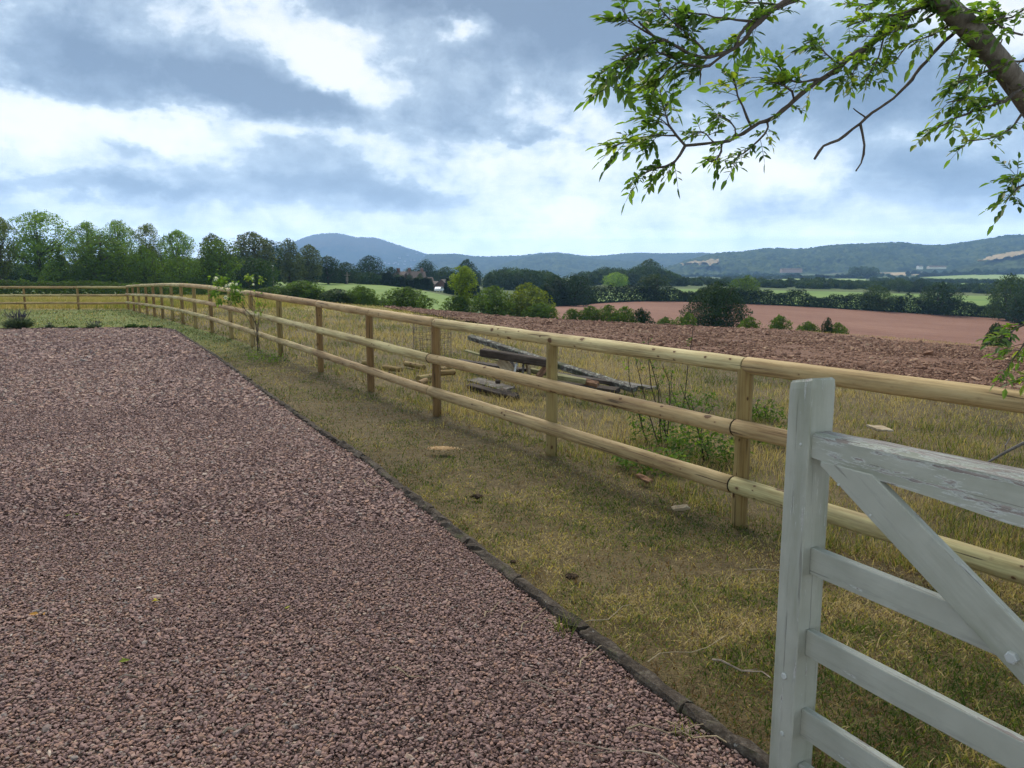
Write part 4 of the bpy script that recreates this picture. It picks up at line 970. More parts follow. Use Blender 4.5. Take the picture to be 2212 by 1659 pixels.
def post_mesh(parent, x, y, z0, z1, r, seed):
    mb = MB(); zs = np.linspace(z0-.35, z1, 10)
    tube(mb, [(x+rng.normal(0, .001), y, z) for z in zs], r*(1+rng.normal(0, .012, 10)), 16, wuv=seed*.53, wob=.006)
    return mb.build('post', MAT_post, parent, smooth=True, wuv=True, tint=False)
def build_fence():
    f = empty('rail_fence'); tag(f, 'long round-rail timber fence running from the corner past the gate', 'fence')
    RAILH = (1.135, .71, .305); side = -np.array([FN[0], FN[1], 0])*.082
    for i, (x, y, zg, zt) in enumerate(FP):
        s = (zt-zg)/1.2
        post_mesh(f, x, y, zg, zt-RR*1.1, .054, i)
    # top rail sits on the posts; the lower two are housed into the near side
    for j, hgt in enumerate(RAILH):
        pts = []
        for (x, y, zg, zt) in FP:
            base = np.array([x, y, zt-1.2+hgt])
            pts.append(base if j == 0 else base+side)
        ext = pts[0]-(pts[1]-pts[0])*.5; pts = [ext]+pts
        i = 0; n = len(pts)
        brk = [0, 2]+list(range(4, n, 2)) if j != 1 else [0, 2]+list(range(4, n, 2))
        if brk[-1] != n-1: brk.append(n-1)
        for a, b in zip(brk, brk[1:]):
            seg = [p.copy() for p in pts[a:b+1]]; dd = seg[-1]-seg[0]; dd /= np.linalg.norm(dd)
            seg[0] += dd*.004; seg[-1] -= dd*.004
            # rails never meet perfectly: a few millimetres of step at the joint
            o = rng.normal(0, .003, 3); seg[0] = seg[0]+o
            rail = log_mesh(f, 'rail', seg, RR*rng.uniform(.98, 1.06) if j else RR*rng.uniform(1.04, 1.1), j*20+a)
            if b < n-1:
                mb = MB(); c = pts[b]; tube(mb, [c-dd*.0035, c+dd*.0035], RR*1.045 if (j and b == 4) or (j and b == 2) else RR*.96, 16); mb.build('joint_band', MAT_dark, f, tint=False)
    g = empty('rail_fence'); tag(g, 'short round-rail timber fence crossing behind the lawn on the left', 'fence')
    xs = [-22.7, -25.5, -28.3, -31.1, -33.9, -36.7, -39.5]; y0 = 38.98
    for i, x in enumerate(xs): post_mesh(g, x, y0, -.05, 1.15, .054, 40+i)
    for j, hgt in enumerate(RAILH):
        yy = y0 if j == 0 else y0-.082
        cut = [-20.12, -22.7, -28.3, -33.9, -39.6]
        for a, b in zip(cut, cut[1:]): log_mesh(g, 'rail', [(a-.004, yy, hgt-.03+.01*j), (b+.004, yy, hgt-.03+rng.normal(0, .006))], RR*1.04, 90+j*9+a)
build_fence()

# ------------------------------------------------------------------ old edging along the drive
def build_kerb():
    def mk(k, b, o):
        p = k.pos(); n = k.noise(p, 7, 6, .7); f = k.noise(p, 55, 5, .75); l = k.noise(p, 21, 5, .65)
        c = k.ramp(k.m('MULTIPLY_ADD', f, .5, k.m('MULTIPLY', n, .5)), [(.35, (.018, .015, .012)), (.5, (.062, .050, .039)), (.64, (.15, .13, .105))])
        c = k.mix(k.ramp(n, [(.56, 0.0), (.66, .75)]), c, (.045, .050, .018, 1))
        c = k.mix(k.ramp(l, [(.66, 0.0), (.70, .8)]), c, (.24, .24, .22, 1))
        k.put(b.inputs['Normal'], k.bump(f, .8, .012)); return c
    m = mat('old_edging', mk, .95, .1)
    P_ = np.array(KERB); d = np.concatenate([[0], np.cumsum(np.hypot(*np.diff(P_, axis=0).T))]); s = 0; mb = MB(); i = 0
    while s < d[-1]-.1:
        L = rng.uniform(.45, .72) if s < 14 else rng.uniform(.9, 1.4); e = min(s+L-.012, d[-1])
        m_ = 10; t = np.linspace(s, e, m_); x = np.interp(t, d, P_[:, 0]); y = np.interp(t, d, P_[:, 1])
        tx, ty = x[-1]-x[0], y[-1]-y[0]; ln = math.hypot(tx, ty); nx, ny = ty/ln, -tx/ln     # to the lawn side
        z = hz(x, y); dh = .007+rng.normal(0, .0035); tilt = rng.normal(0, .005)
        prof = [(-.022, -.05), (-.027, .022), (-.018, .036), (.006, .040), (.030, .034), (.040, .018), (.040, -.05)]
        V = np.zeros((m_, len(prof), 3))
        for q, (w, h) in enumerate(prof):
            ww = w+rng.normal(0, .006, m_); hh = h+dh+tilt*np.sign(w)+(rng.normal(0, .005, m_) if h > 0 else 0)
            V[:, q] = np.stack([x+nx*ww, y+ny*ww, z+hh], 1)
        idx = np.arange(m_*len(prof)).reshape(m_, -1)
        f = np.stack([idx[:-1, :-1], idx[:-1, 1:], idx[1:, 1:], idx[1:, :-1]], -1).reshape(-1, 4)
        b0 = mb.n; mb.add(V, f[:, ::-1])
        for row in (idx[0], idx[-1]): mb.f.append(np.array([[row[0], row[a], row[a+1]] for a in range(1, len(prof)-1)])+b0)
        s += L; i += 1
    kind(mb.build('kerb', m, tint=False), 'structure')
build_kerb()

# ------------------------------------------------------------------ painted field gate
def m_paint(peel, rot=0):
    def fn(k, b, o):
        p = k.mapping(k.tc('Object'), (1, 1, 1), (0, rot, 0)); n = k.noise(p, 5, 5, .6); g = k.noise(k.mapping(p, (3.5, 75, 60)), 1, 6, .7, .5); sp = k.noise(k.mapping(p, (9, 38, 34)), 1, 7, .72)
        c = k.ramp(n, [(.3, (.285, .292, .235)), (.7, (.365, .372, .31))])
        c = k.mix(k.ramp(k.noise(p, 38, 4, .7), [(.60, 0.0), (.72, .35)]), c, (.25, .265, .235, 1))
        c = k.mix(k.ramp(k.noise(k.mapping(p, (1.2, 9, 9)), 1, 5, .65), [(.47, 0.0), (.66, .6)]), c, (.165, .18, .12, 1))
        c = k.mix(k.ramp(g, [(.56, 0.0), (.66, .4)]), c, (.20, .20, .17, 1))
        cr = k.ramp(k.noise(k.mapping(p, (2.2, 70, 60)), 1, 3, .5, .2), [(.655, 0.0), (.675, 1.0)])
        c = k.mix(k.m('MULTIPLY', cr, .55), c, (.13, .13, .11, 1))
        h = k.m('MULTIPLY', cr, -.5)
        if peel:
            sep = k.node('ShaderNodeSeparateXYZ'); k.put(sep.inputs[0], k.node('ShaderNodeNewGeometry').outputs['Normal'])
            e = k.m('MULTIPLY_ADD', g, .55, k.m('MULTIPLY', sp, .45)); e = k.m('MULTIPLY_ADD', k.m('MAXIMUM', sep.outputs[2], 0), .07, e)
            w = k.ramp(e, [(peel, 0.0), (peel+.012, 1.0)])
            wood_ = k.ramp(k.noise(k.mapping(p, (4, 90, 90)), 1, 4, .6), [(.35, (.16, .13, .11)), (.65, (.34, .30, .26))])
            lip = k.ramp(e, [(peel-.035, 0.0), (peel-.004, 1.0)])
            c = k.mix(k.m('MULTIPLY', lip, .55), c, (.56, .58, .55, 1)); c = k.mix(w, c, wood_)
            h = k.m('SUBTRACT', h, k.m('MULTIPLY', w, .9))
        k.put(b.inputs['Normal'], k.bump(k.m('ADD', h, k.m('MULTIPLY', k.noise(p, 90, 3), .22)), .7, .003))
        return c
    return fn
MAT_paint = mat('gate_paint', m_paint(.64), .55, .35); MAT_paintz = mat('gate_paint_upright', m_paint(.615, PI/2), .55, .35); MAT_paintd = mat('gate_paint_brace', m_paint(.64, -.57), .55, .35); MAT_peel = mat('gate_paint_peeling', m_paint(.552), .6, .3)
MAT_bolt = flat('painted_bolt', (.42, .44, .41), .5, .4)
def build_gate():
    ang = math.atan2(-.89, .455)
    o = empty('field_gate', (.82, 2.0, 0), ang); tag(o, 'pale grey painted wooden field gate standing open with flaking top rail', 'gate')
    # local: x along the leaf from the stile's inner edge, y away from the leaf's camera side, z up
    def part(name, x0, x1, y0, y1, z0, z1, mt=MAT_paint, bev=.005, jit=.0015, cuts=6):
        p = bevel_box(name, (x1-x0, y1-y0, z1-z0), mt, o, bev, 2, jit, cuts); p.location = ((x0+x1)/2, (y0+y1)/2, (z0+z1)/2); return p
    T0 = .093
    # the stile: weathered, chamfered head
    bm = bmesh.new(); w, t = .081, T0
    rings = [(0.06, 0), (.4, 0), (.8, 0), (1.1, 0), (1.29, 0), (1.311, .002), (1.315, .006)]
    vs = []
    for z, c in rings:
        tz = (lambda x, y: z+(.010 if x > -.04 else -.004)*(z > 1.28)+(random.uniform(-.003, .003) if z > 1.28 else 0))
        r = .0025
        poly = [(-w+c+r, 0+c), (0-c-r, 0+c), (0-c, 0+c+r), (0-c, t-c-r), (0-c-r, t-c), (-w+c+r, t-c), (-w+c, t-c-r), (-w+c, 0+c+r)]
        vs.append([bm.verts.new((x+random.uniform(-.0008, .0008), y+random.uniform(-.0008, .0008), tz(x, y))) for x, y in poly])
    for A_, B_ in zip(vs, vs[1:]):
        for i in range(8): bm.faces.new([A_[i], A_[(i+1) % 8], B_[(i+1) % 8], B_[i]])
    bm.faces.new(vs[-1]); bm.faces.new(vs[0][::-1])
    bmesh.ops.recalc_face_normals(bm, faces=bm.faces); me = bpy.data.meshes.new('stile'); bm.to_mesh(me); bm.free(); me.materials.append(MAT_paintz)
    link('stile', me, o)
    # top rail: deeper towards the hinges
    L = 2.35; bm = bmesh.new(); rows = []
    for x in np.linspace(0, L, 28):
        q = min(x/.55, 1); zt = 1.176+.010*q; zb = 1.106-.030*q; y0, y1 = .010, .084
        rows.append([bm.verts.new((x, y+random.uniform(-.0015, .0015), z+random.uniform(-.0015, .0015))) for y, z in ((y0, zb), (y0, zb+.045), (y0, zt-.010), (y0+.012, zt), (y1-.008, zt), (y1, zt-.008), (y1, zb))])
    for A_, B_ in zip(rows, rows[1:]):
        for i in range(7): bm.faces.new([A_[i], B_[i], B_[(i+1) % 7], A_[(i+1) % 7]])
    bm.faces.new(rows[0]); bm.faces.new(rows[-1][::-1]); bmesh.ops.recalc_face_normals(bm, faces=bm.faces)
    me = bpy.data.meshes.new('top_rail'); bm.to_mesh(me); bm.free(); me.materials.append(MAT_peel); link('top_rail', me, o)['label'] = 'flaking top rail'
    for z1, z0 in ((.843, .764), (.596, .516), (.350, .263)): part('rail', .0005, L-.001, .030, .058, z0, z1, MAT_paint, .004, .0012, 8)
    part('rail', .0005, L-.001, .030, .058, .10, .178, MAT_paint)
    # diagonal brace laid over the rails
    p0, p1 = Vector((.035, 0, 1.092)), Vector((1.48, 0, .165)); d = (p1-p0).normalized(); nrm = Vector((-d.z, 0, d.x))*-1
    if nrm.z < 0: nrm = -nrm
    bm = bmesh.new(); W_ = .097; y0, y1 = .006, .0295
    a0 = p0; a1 = p1; b1 = p1+nrm*W_; s = (1.1045-p0.z-nrm.z*W_)/d.z; b0 = p0+nrm*W_+d*s
    c0 = p0+Vector((0.0, 0, .0125))
    poly = [a0, a1, b1, b0, c0]; fr = [bm.verts.new((p.x, y0, p.z)) for p in poly]; bk = [bm.verts.new((p.x, y1, p.z)) for p in poly]
    bm.faces.new(fr); bm.faces.new(bk[::-1])
    for i in range(5): bm.faces.new([fr[i], bk[i], bk[(i+1) % 5], fr[(i+1) % 5]])
    bmesh.ops.recalc_face_normals(bm, faces=bm.faces); bmesh.ops.bevel(bm, geom=[e for e in bm.edges], offset=.0025, segments=1, affect='EDGES')
    me = bpy.data.meshes.new('brace'); bm.to_mesh(me); bm.free(); me.materials.append(MAT_paintd); link('brace', me, o)
    part('stile', L, L+.09, 0, T0, .02, 1.75)
    for (x, y, z, r) in ((.565, -.004, .789, .014), (.10, .003, 1.055, .0035), (.20, .003, 1.0, .0035), (-.040, -.003, .44, .010), (-.035, -.003, .26, .007), (-.028, -.001, 1.14, .004)):
        mb = MB(); tube(mb, [(x, y+.014, z), (x, y, z), (x, y-.002, z)], [r, r, r*.75], 8 if r < .012 else 6); mb.build('bolt', MAT_bolt, o, tint=False)
build_gate()

# ------------------------------------------------------------------ old timber heap beyond the fence
def wmat(name, c0, c1, c2, moss=.0):
    def fn(k, b, o):
        p = k.tc('Object'); g = k.noise(k.mapping(p, (2, 45, 45)), 1, 5, .65, .4); n = k.noise(p, 6, 5, .65)
        c = k.ramp(k.m('MULTIPLY_ADD', g, .6, k.m('MULTIPLY', n, .4)), [(.34, c0), (.5, c1), (.66, c2)])
        if moss:
            c = k.mix(k.ramp(k.noise(p, 16, 6, .7), [(.60-moss, 0.0), (.66-moss, .85)]), c, (.32, .33, .27, 1)); c = k.mix(k.ramp(k.noise(p, 4, 4, .6), [(.55, 0.0), (.64, .7)]), c, (.045, .055, .018, 1))
        k.put(b.inputs['Normal'], k.bump(g, .7, .006)); return c
    return mat(name, fn, .9, .15)
WOODS = dict(dark=wmat('weathered_dark_wood', (.022, .017, .014), (.050, .039, .031), (.10, .082, .068)), grey=wmat('grey_wood', (.055, .048, .042), (.12, .108, .096), (.22, .20, .185), .02),
             lichen=wmat('lichened_wood', (.035, .031, .027), (.085, .078, .068), (.17, .16, .14), .08), pale=wmat('pale_wood', (.17, .125, .075), (.33, .26, .165), (.47, .40, .28)),
             white=wmat('white_painted_wood', (.30, .28, .24), (.55, .54, .50), (.70, .70, .68)), lath=wmat('greenish_lath', (.10, .095, .045), (.21, .20, .10), (.32, .29, .17)), rust=wmat('reddish_rotten_wood', (.07, .038, .022), (.16, .088, .050), (.30, .18, .11)))
def plank(name, label, cat, A_, B_, w, t, mt, roll=0, group=None):
    A_, B_ = Vector(A_), Vector(B_); d = B_-A_
    o = bevel_box(name, (d.length, w, t), WOODS[mt], None, min(t, w)*.12, 1, .004, 5)
    x = d.normalized(); y = Vector((0, 0, 1)).cross(x).normalized(); z = x.cross(y)
    M = Matrix((x, y, z)).transposed().to_4x4() @ Matrix.Rotation(roll, 4, 'X'); M.translation = (A_+B_)/2
    o.matrix_world = M
    return tag(o, label, cat, group)
GP = 'old timber in the heap beyond the fence'
def pg(u, v, lift): p = ground_at(u, v, 6); return (p.x, p.y, p.z+lift)
def pt(u, v, Y): p = at(u, v, Y); return (p.x, p.y, p.z)
plank('plank', 'longest lichen crusted pole lying across the heap', 'plank', pt(1014, 728, 14.2), pg(1372, 850, .06), .13, .09, 'lichen', .2, GP)
plank('beam', 'thick dark square beam on top of the heap, its cut end to the left', 'beam', pt(1040, 761, 11.3), pt(1185, 784, 10.75), .14, .115, 'dark', .05, GP)
plank('lath', 'thin greenish lath sticking out left under the dark beam', 'lath', pt(1005, 757, 12.4), pt(1092, 783, 11.6), .06, .03, 'lath', .1, GP)
plank('plank', 'dark flat plank under the leaning boards', 'plank', pg(992, 790, .1), pt(1130, 800, 11.4), .16, .05, 'dark', 0, GP)
plank('board', 'pale wooden board propped against the dark beam', 'board', pt(1080, 776, 11.25), pt(1104, 806, 11.0), .17, .03, 'pale', 1.1, GP)
plank('board', 'narrow worn board tucked behind the propped pale board', 'board', pt(1096, 776, 11.35), pt(1114, 806, 11.1), .12, .03, 'grey', 1.1, GP)
plank('board', 'white painted board standing in the heap', 'board', pt(1117, 782, 11.1), pt(1110, 812, 10.9), .16, .028, 'white', 1.3, GP)
plank('board', 'grey board standing right of the white board', 'board', pt(1131, 784, 11.1), pt(1128, 814, 10.9), .13, .03, 'grey', 1.4, GP)
plank('board', 'slim pale board standing at the right of the upright boards', 'board', pt(1139, 784, 11.05), pt(1144, 812, 10.9), .08, .03, 'pale', 1.4, GP)
plank('plank', 'dark plank lying deep in the heap right of the upright boards', 'plank', pt(1145, 800, 11.3), pg(1330, 842, .1), .2, .06, 'dark', .1, GP)
plank('lath', 'greenish squared lath behind the fence post', 'lath', pt(1146, 799, 11.0), pt(1265, 823, 10.6), .07, .055, 'lath', .2, GP)
plank('board', 'split reddish board leaning to the right by the fence post', 'board', pt(1163, 814, 10.7), pt(1180, 792, 10.9), .09, .03, 'rust', .6, GP)
plank('plank', 'dark bottom plank showing right of the fence post', 'plank', pg(1190, 832, .06), pg(1335, 852, .05), .16, .08, 'dark', .2, GP)
plank('plank', 'pale squared length lying just right of the fence post', 'plank', pt(1203, 815, 10.5), pt(1266, 824, 10.35), .09, .07, 'lath', 0, GP)
plank('plank', 'broken plank end with raw orange splinters', 'plank', pt(1262, 824, 10.4), pt(1292, 831, 10.3), .10, .06, 'rust', .3, GP)
plank('plank', 'grey board lying flat in the grass right of the heap', 'plank', pg(1312, 828, .04), pg(1412, 845, .04), .20, .05, 'grey', 0, GP)
plank('plank', 'wide silvery board lying in the grass left of the heap', 'plank', pg(1022, 822, .02), pg(1100, 844, .02), .22, .03, 'grey', .15, GP)
plank('plank', 'brown rotten timber lying in the grass below the middle rail', 'plank', pg(1014, 838, .03), pg(1118, 864, .03), .10, .07, 'dark', .3, GP)
plank('board', 'cracked grey end board at the lower left of the heap', 'board', pg(1078, 846, .02), pg(1112, 858, .02), .12, .05, 'dark', .3, GP)
plank('batten', 'dark stub of a batten poking down from the heap', 'batten', pt(1079, 815, 10.9), pt(1075, 826, 10.7), .07, .05, 'dark', 0, GP)
GO = 'fresh offcuts of round rail in the grass'
def offcut(u0, v0, u1, v1, Y, dY, r, label):
    A_ = np.array(pt(u0, v0, Y)); B_ = np.array(pt(u1, v1, Y+dY))
    A_[2] = max(A_[2], hzf(A_[0], A_[1])+r*.9); B_[2] = max(B_[2], hzf(B_[0], B_[1])+r*.9)
    o = log_mesh(None, 'log_offcut', [A_, B_], r, u0, mt=MAT_post); tag(o, label, 'log', GO)
offcut(829, 796, 866, 799, 13.1, -.3, .045, 'round rail offcut farthest left in the grass behind the fence')
offcut(876, 789, 916, 794, 13.8, -.5, .05, 'round rail offcut lying left of the wire cage foot')
offcut(903, 818, 940, 812, 11.7, .6, .05, 'offcut with its dark end towards the photo left, touching the joint post')
offcut(905, 829, 920, 822, 10.9, .5, .045, 'short stubby offcut under the other offcuts')
offcut(946, 806, 982, 804, 12.3, .2, .045, 'pale offcut right of the joint post')
offcut(952, 798, 972, 793, 13.0, .7, .04, 'small offcut lying behind the pale offcut')
offcut(782, 790, 796, 791, 13.6, 0, .045, 'end of an offcut beside the brown post left of the others')
def chip(name, label, cat, u, v, L, W, T, rz, mt, tilt=.1, lift=.02):
    p = ground_at(u, v, 2); o = bevel_box(name, (L, W, T), WOODS[mt], None, T*.2, 1, T*.25, 3)
    o.location = (p.x, p.y, p.z+lift); o.rotation_euler = (tilt, tilt*.7, rz); return tag(o, label, cat)
chip('wood_chip', 'split orange offcut chip on the lawn below the lowest rail', 'wood chip', 1391, 1041, .16, .055, .025, -.9, 'rust', .25, .03)
chip('wood_chip', 'flat tan wood chip near the foot of the nearest post', 'wood chip', 1471, 1104, .13, .06, .02, .25, 'pale', .05, .025)
chip('board', 'broken pale board piece on the rough grass above the gate', 'board', 1899, 948, .34, .16, .03, .6, 'pale', .2, .12)
def build_sawdust():
    p = ground_at(956, 977, 2); mb = MB(); n = 1200
    x = p.x+rng.normal(0, .05, n); y = p.y+rng.normal(0, .028, n); r = np.hypot((x-p.x)/.1, (y-p.y)/.06)
    z = hz(x, y)+.03+.012*np.exp(-r*r)+rng.uniform(0, .006, n)
    scatter_solids(mb, np.stack([x, y, z], 1), np.full(n, .006), .6, rng.uniform(0, 1, n), CUB_V, CUB_F, .2)
    m = mat('sawdust', lambda k, b, o: k.ramp(k.attr('tint'), [(0, (.38, .24, .11)), (1, (.62, .45, .25))]))
    kind(mb.build('sawdust', m), 'stuff')
build_sawdust()

# wire tree guard
def build_cage():
    p = ground_at(934, 764, 8); o = empty('wire_cage', p); tag(o, 'rusty wire mesh tree guard standing in the rough grass', 'wire guard')
    m = flat('rusty_wire', (.07, .05, .038), .7, .3); R_, h = .42, .95
    for nm, seg in (('upright_wires', 0), ('hoop_wires', 1)):
        mb = MB()
        if seg == 0:
            for i in range(16):
                t = i/16*2*PI; x, y = R_*math.cos(t), R_*math.sin(t)
                tube(mb, [(x, y, -.1), (x*1.02+random.uniform(-.02, .02), y, h*.5), (x+random.uniform(-.04, .04), y+random.uniform(-.03, .03), h+random.uniform(-.1, .06))], .0035, 4)
        else:
            for k in range(9):
                z = .06+k*.1; tube(mb, [(R_*math.cos(t), R_*math.sin(t), z+.012*math.sin(3*t+k)) for t in np.linspace(0, 2*PI, 25)], .003, 4, cap=False)
        mb.build('mesh_wire', m, o, tint=False)
build_cage()
# ------------------------------------------------------------------ near plants
MAT_stem = flat('plant_stem', (.075, .060, .040), .8, .2, .3, 20); MAT_thorn = flat('bramble_stem', (.045, .030, .022), .7, .25, .3, 20)
MAT_petal = leafmat('white_petal', [(0, (.75, .74, .68)), (1, (.86, .86, .84))], .3, 1.0)
LEAF_ROSE = leafmat('rose_leaf', [(0, (.04, .085, .02)), (.5, (.085, .16, .03)), (1, (.20, .27, .05))], .35)
LEAF_NET = leafmat('weed_leaf', [(0, (.030, .06, .014)), (.5, (.070, .125, .022)), (1, (.16, .22, .04))], .35)
def leaflets(mb, C, D, L, W, tint, droop=.25):
    "pointed folded leaves at C along D (unit), two halves either side of the midrib"
    n = len(C); up = np.tile([0, 0, 1.0], (n, 1))+rng.normal(0, .35, (n, 3))
    S = np.cross(D, up); S /= np.linalg.norm(S, axis=1)[:, None]+1e-9; N = np.cross(S, D)
    L = np.broadcast_to(L, (n,))[:, None]; W = np.broadcast_to(W, (n,))[:, None]
    dz = np.array([0, 0, -1.0])
    def p(t, s, q): return C+D*L*t+S*W*s+N*W*q+dz*(L*droop*t*t)
    V = np.stack([p(0, 0, 0), p(.33, .5, .12), p(.70, .38, .10), p(1, 0, 0), p(.70, -.38, .10), p(.33, -.5, .12), p(.33, 0, -.05), p(.70, 0, -.05)], 1)
    i = np.arange(n)[:, None]*8; base = mb.n
    q = np.concatenate([i+np.array([[6, 1, 2, 7]]), i+np.array([[5, 6, 7, 4]])])
    mb.add(V, q, np.repeat(np.clip(tint, 0, 1), 8))
    mb.f.append(np.concatenate([i+np.array([[0, 1, 6]]), i+np.array([[0, 6, 5]]), i+np.array([[7, 2, 3]]), i+np.array([[4, 7, 3]])])+base)
def build_rose():
    g = ground_at(557.8, 757, 8); Y = g.y; o = empty('rose_bush', g); tag(o, 'leggy rose bush with white flowers in front of the fence', 'rose')
    def q(x, y, dy=0): p = at(259.2+.2031*x, 587.6+.2031*y, Y+dy); return np.array(p)-np.array(g)
    st = MB()
    stems = [([(1470, 840), (1462, 700), (1450, 560), (1400, 480), (1330, 400), (1280, 320), (1215, 240), (1140, 165)], .011, -.1), ([(1478, 838), (1440, 640), (1380, 520), (1320, 430), (1290, 330)], .007, -.3), ([(1465, 836), (1470, 600), (1480, 430), (1460, 300), (1470, 200)], .007, .25), ([(1484, 838), (1475, 680), (1462, 560), (1500, 440), (1530, 360), (1552, 305), (1500, 200)], .008, .15),
             ([(1455, 640), (1440, 520), (1425, 420), (1440, 230), (1412, 75)], .007, .05), ([(1400, 480), (1300, 440), (1230, 380), (1180, 330)], .007, -.2), ([(1330, 400), (1240, 330), (1160, 250), (1060, 110)], .007, -.2),
             ([(1440, 330), (1400, 260), (1380, 160), (1345, 70)], .006, .1), ([(1445, 260), (1470, 180), (1500, 110), (1490, 55)], .006, .1), ([(1500, 440), (1470, 330), (1455, 240)], .006, .0), ([(1330, 400), (1300, 300), (1330, 220)], .006, -.1),
             ([(1425, 420), (1370, 350), (1330, 300), (1290, 280)], .006, .2), ([(1530, 360), (1490, 300), (1470, 250)], .005, .2), ([(1280, 320), (1180, 330), (1080, 300)], .006, -.25), ([(1450, 560), (1560, 480), (1600, 500)], .005, .1)]
    tips = []
    for pts, r, dy in stems:
        P_ = [q(x, y, dy*i/len(pts)) for i, (x, y) in enumerate(pts)]; P_ = [p+rng.normal(0, .008, 3) for p in P_]
        tube(st, P_, np.linspace(r, r*.45, len(P_)), 6)
        for a, b in zip(P_[2:], P_[3:]):
            for _ in range(2):
                m_ = a+(b-a)*random.random(); d = rng.normal(0, 1, 3)*np.array([1, .7, .6])+np.array([0, 0, .3]); d /= np.linalg.norm(d); tube(st, [m_, m_+d*random.uniform(.05, .15)], [.003, .0015], 4, cap=False)
    st.build('stem', MAT_stem, o, smooth=True, tint=False)
    lf = MB()
    for (x0, x1, y0, y1, n) in ((1005, 1165, 45, 155, 120), (1150, 1300, 185, 320, 170), (950, 1060, 195, 255, 70), (1330, 1410, 35, 90, 50), (1020, 1110, 285, 335, 50), (1460, 1520, 40, 120, 22), (1180, 1280, 100, 180, 40), (1400, 1560, 200, 420, 40), (1560, 1610, 480, 510, 6)):
        cx, cy = (x0+x1)/2, (y0+y1)/2
        C = np.array([q(rng.normal(cx, (x1-x0)*.28), rng.normal(cy, (y1-y0)*.28), rng.normal(-.1, .12)) for _ in range(n)]); D = rng.normal(0, 1, (n, 3)); D[:, 2] -= .3; D /= np.linalg.norm(D, axis=1)[:, None]
        leaflets(lf, C, D, rng.uniform(.045, .085, n), rng.uniform(.035, .055, n), .5+rng.normal(0, .25, n)+(.3 if cx > 1320 else 0))
    lf.build('foliage', LEAF_ROSE, o)
    for (x, y, s) in ((1022, 72, 1.15), (1130, 145, .75), (1175, 135, 1.05), (1200, 122, .6), (1240, 130, .7), (1130, 272, 1.15), (1402, 66, .85), (1418, 130, .6), (1245, 195, .6)):
        f = MB(); c = q(x, y, -.16); n = 16
        for ring, (r, tl) in enumerate(((.052, .5), (.036, .9), (.02, 1.3))):
            for i in range(6):
                t = i/6*2*PI+ring*.5; d = np.array([math.cos(t)*math.cos(tl), -math.sin(tl)*.6+math.sin(t)*.3, math.sin(t)*math.cos(tl)+.25*math.sin(tl)]); d /= np.linalg.norm(d)
                leaflets(f, np.array([c]), np.array([d]), r*s*.95, r*s*1.15, rng.uniform(0, 1, 1), .1)
        f.build('flower', MAT_petal, o)
build_rose()

def build_bramble(u, v, tops, label, nl, spread, hleaf, name='bramble', group='weeds along the fence foot', stemr=.006, tintb=.45):
    g = ground_at(u, v, 3); Y = g.y; o = empty(name, g); tag(o, label, 'weed', group)
    st = MB(); lf = MB(); C = []; D = []
    for (tu, tv, bu) in tops:
        p1 = np.array(at(tu, tv, Y+random.uniform(-.15, .25)))-np.array(g); b0 = np.array([(bu-u)/F*Y, random.uniform(-.1, .1), -.03]); m_ = (b0+p1)/2+rng.normal(0, .04, 3)
        pts = [b0, b0*.7+m_*.3+rng.normal(0, .015, 3), m_, m_*.5+p1*.5+rng.normal(0, .02, 3), p1]; tube(st, pts, [stemr*1.2, stemr*1.1, stemr, stemr*.8, stemr*.45], 6)
        for i in range(14):
            t = random.uniform(.05, .98); k = min(int(t*4), 3); a, b = pts[k], pts[k+1]; c = a+(b-a)*(t*4-k); d = rng.normal(0, 1, 3); d[2] = abs(d[2])*.5; d /= np.linalg.norm(d); tube(st, [c, c+d*random.uniform(.015, .05)], [stemr*.4, stemr*.2], 4, cap=False)
            if random.random() < .55:
                for _ in range(4): C.append(c+d*.05+rng.normal(0, .02, 3)); D.append(rng.normal(0, 1, 3))
    n = nl; th = rng.uniform(0, 2*PI, n); rr = np.sqrt(rng.uniform(0, 1, n))*spread
    h = rng.uniform(.0, 1, n)**1.2*hleaf*(1.1-.6*rr/spread)
    C = np.concatenate([np.array(C).reshape(-1, 3), np.stack([np.cos(th)*rr, np.sin(th)*rr*.8, h], 1)]); D = np.concatenate([np.array(D).reshape(-1, 3), rng.normal(0, 1, (n, 3))])
    D[:, 2] *= .5; D /= np.linalg.norm(D, axis=1)[:, None]
    gz = hz(C[:, 0]+g.x, C[:, 1]+g.y)-g.z; C[:, 2] = np.maximum(C[:, 2]+gz*.8, gz+.01)
    leaflets(lf, C, D, rng.uniform(.03, .065, len(C)), rng.uniform(.016, .034, len(C)), tintb+rng.normal(0, .22, len(C)))
    if tops: st.build('stem', MAT_thorn, o, smooth=True, tint=False)
    lf.build('foliage', LEAF_NET, o)
build_bramble(1440, 955, [(1357, 771, 1400), (1383, 720, 1430), (1372, 772, 1420), (1401, 727, 1452), (1431, 787, 1448), (1418, 812, 1440)], 'tall thorny bramble stems rising past the middle rail right of the timber heap', 500, .42, .55)
build_bramble(1500, 880, [(1499, 682, 1478), (1470, 830, 1490), (1452, 800, 1470)], 'single dry stalk reaching above the top rail from green leaves', 260, .35, .4)
build_bramble(1525, 990, [(1490, 850, 1520), (1540, 880, 1530)], 'dense leafy weed clump behind the lowest rail left of the nearest post', 800, .42, .42, 'weed_clump')
build_bramble(1410, 1010, [], 'low leafy weed patch under the lowest rail below the bramble stems', 500, .36, .22, 'weed_clump')
build_bramble(1655, 905, [(1640, 858, 1650), (1668, 862, 1660)], 'small leafy weed right of the nearest post between the rails', 260, .25, .3, 'weed_clump')
build_bramble(1700, 960, [], 'low dark weed clump left of the gate post', 420, .35, .22, 'weed_clump', tintb=.3)
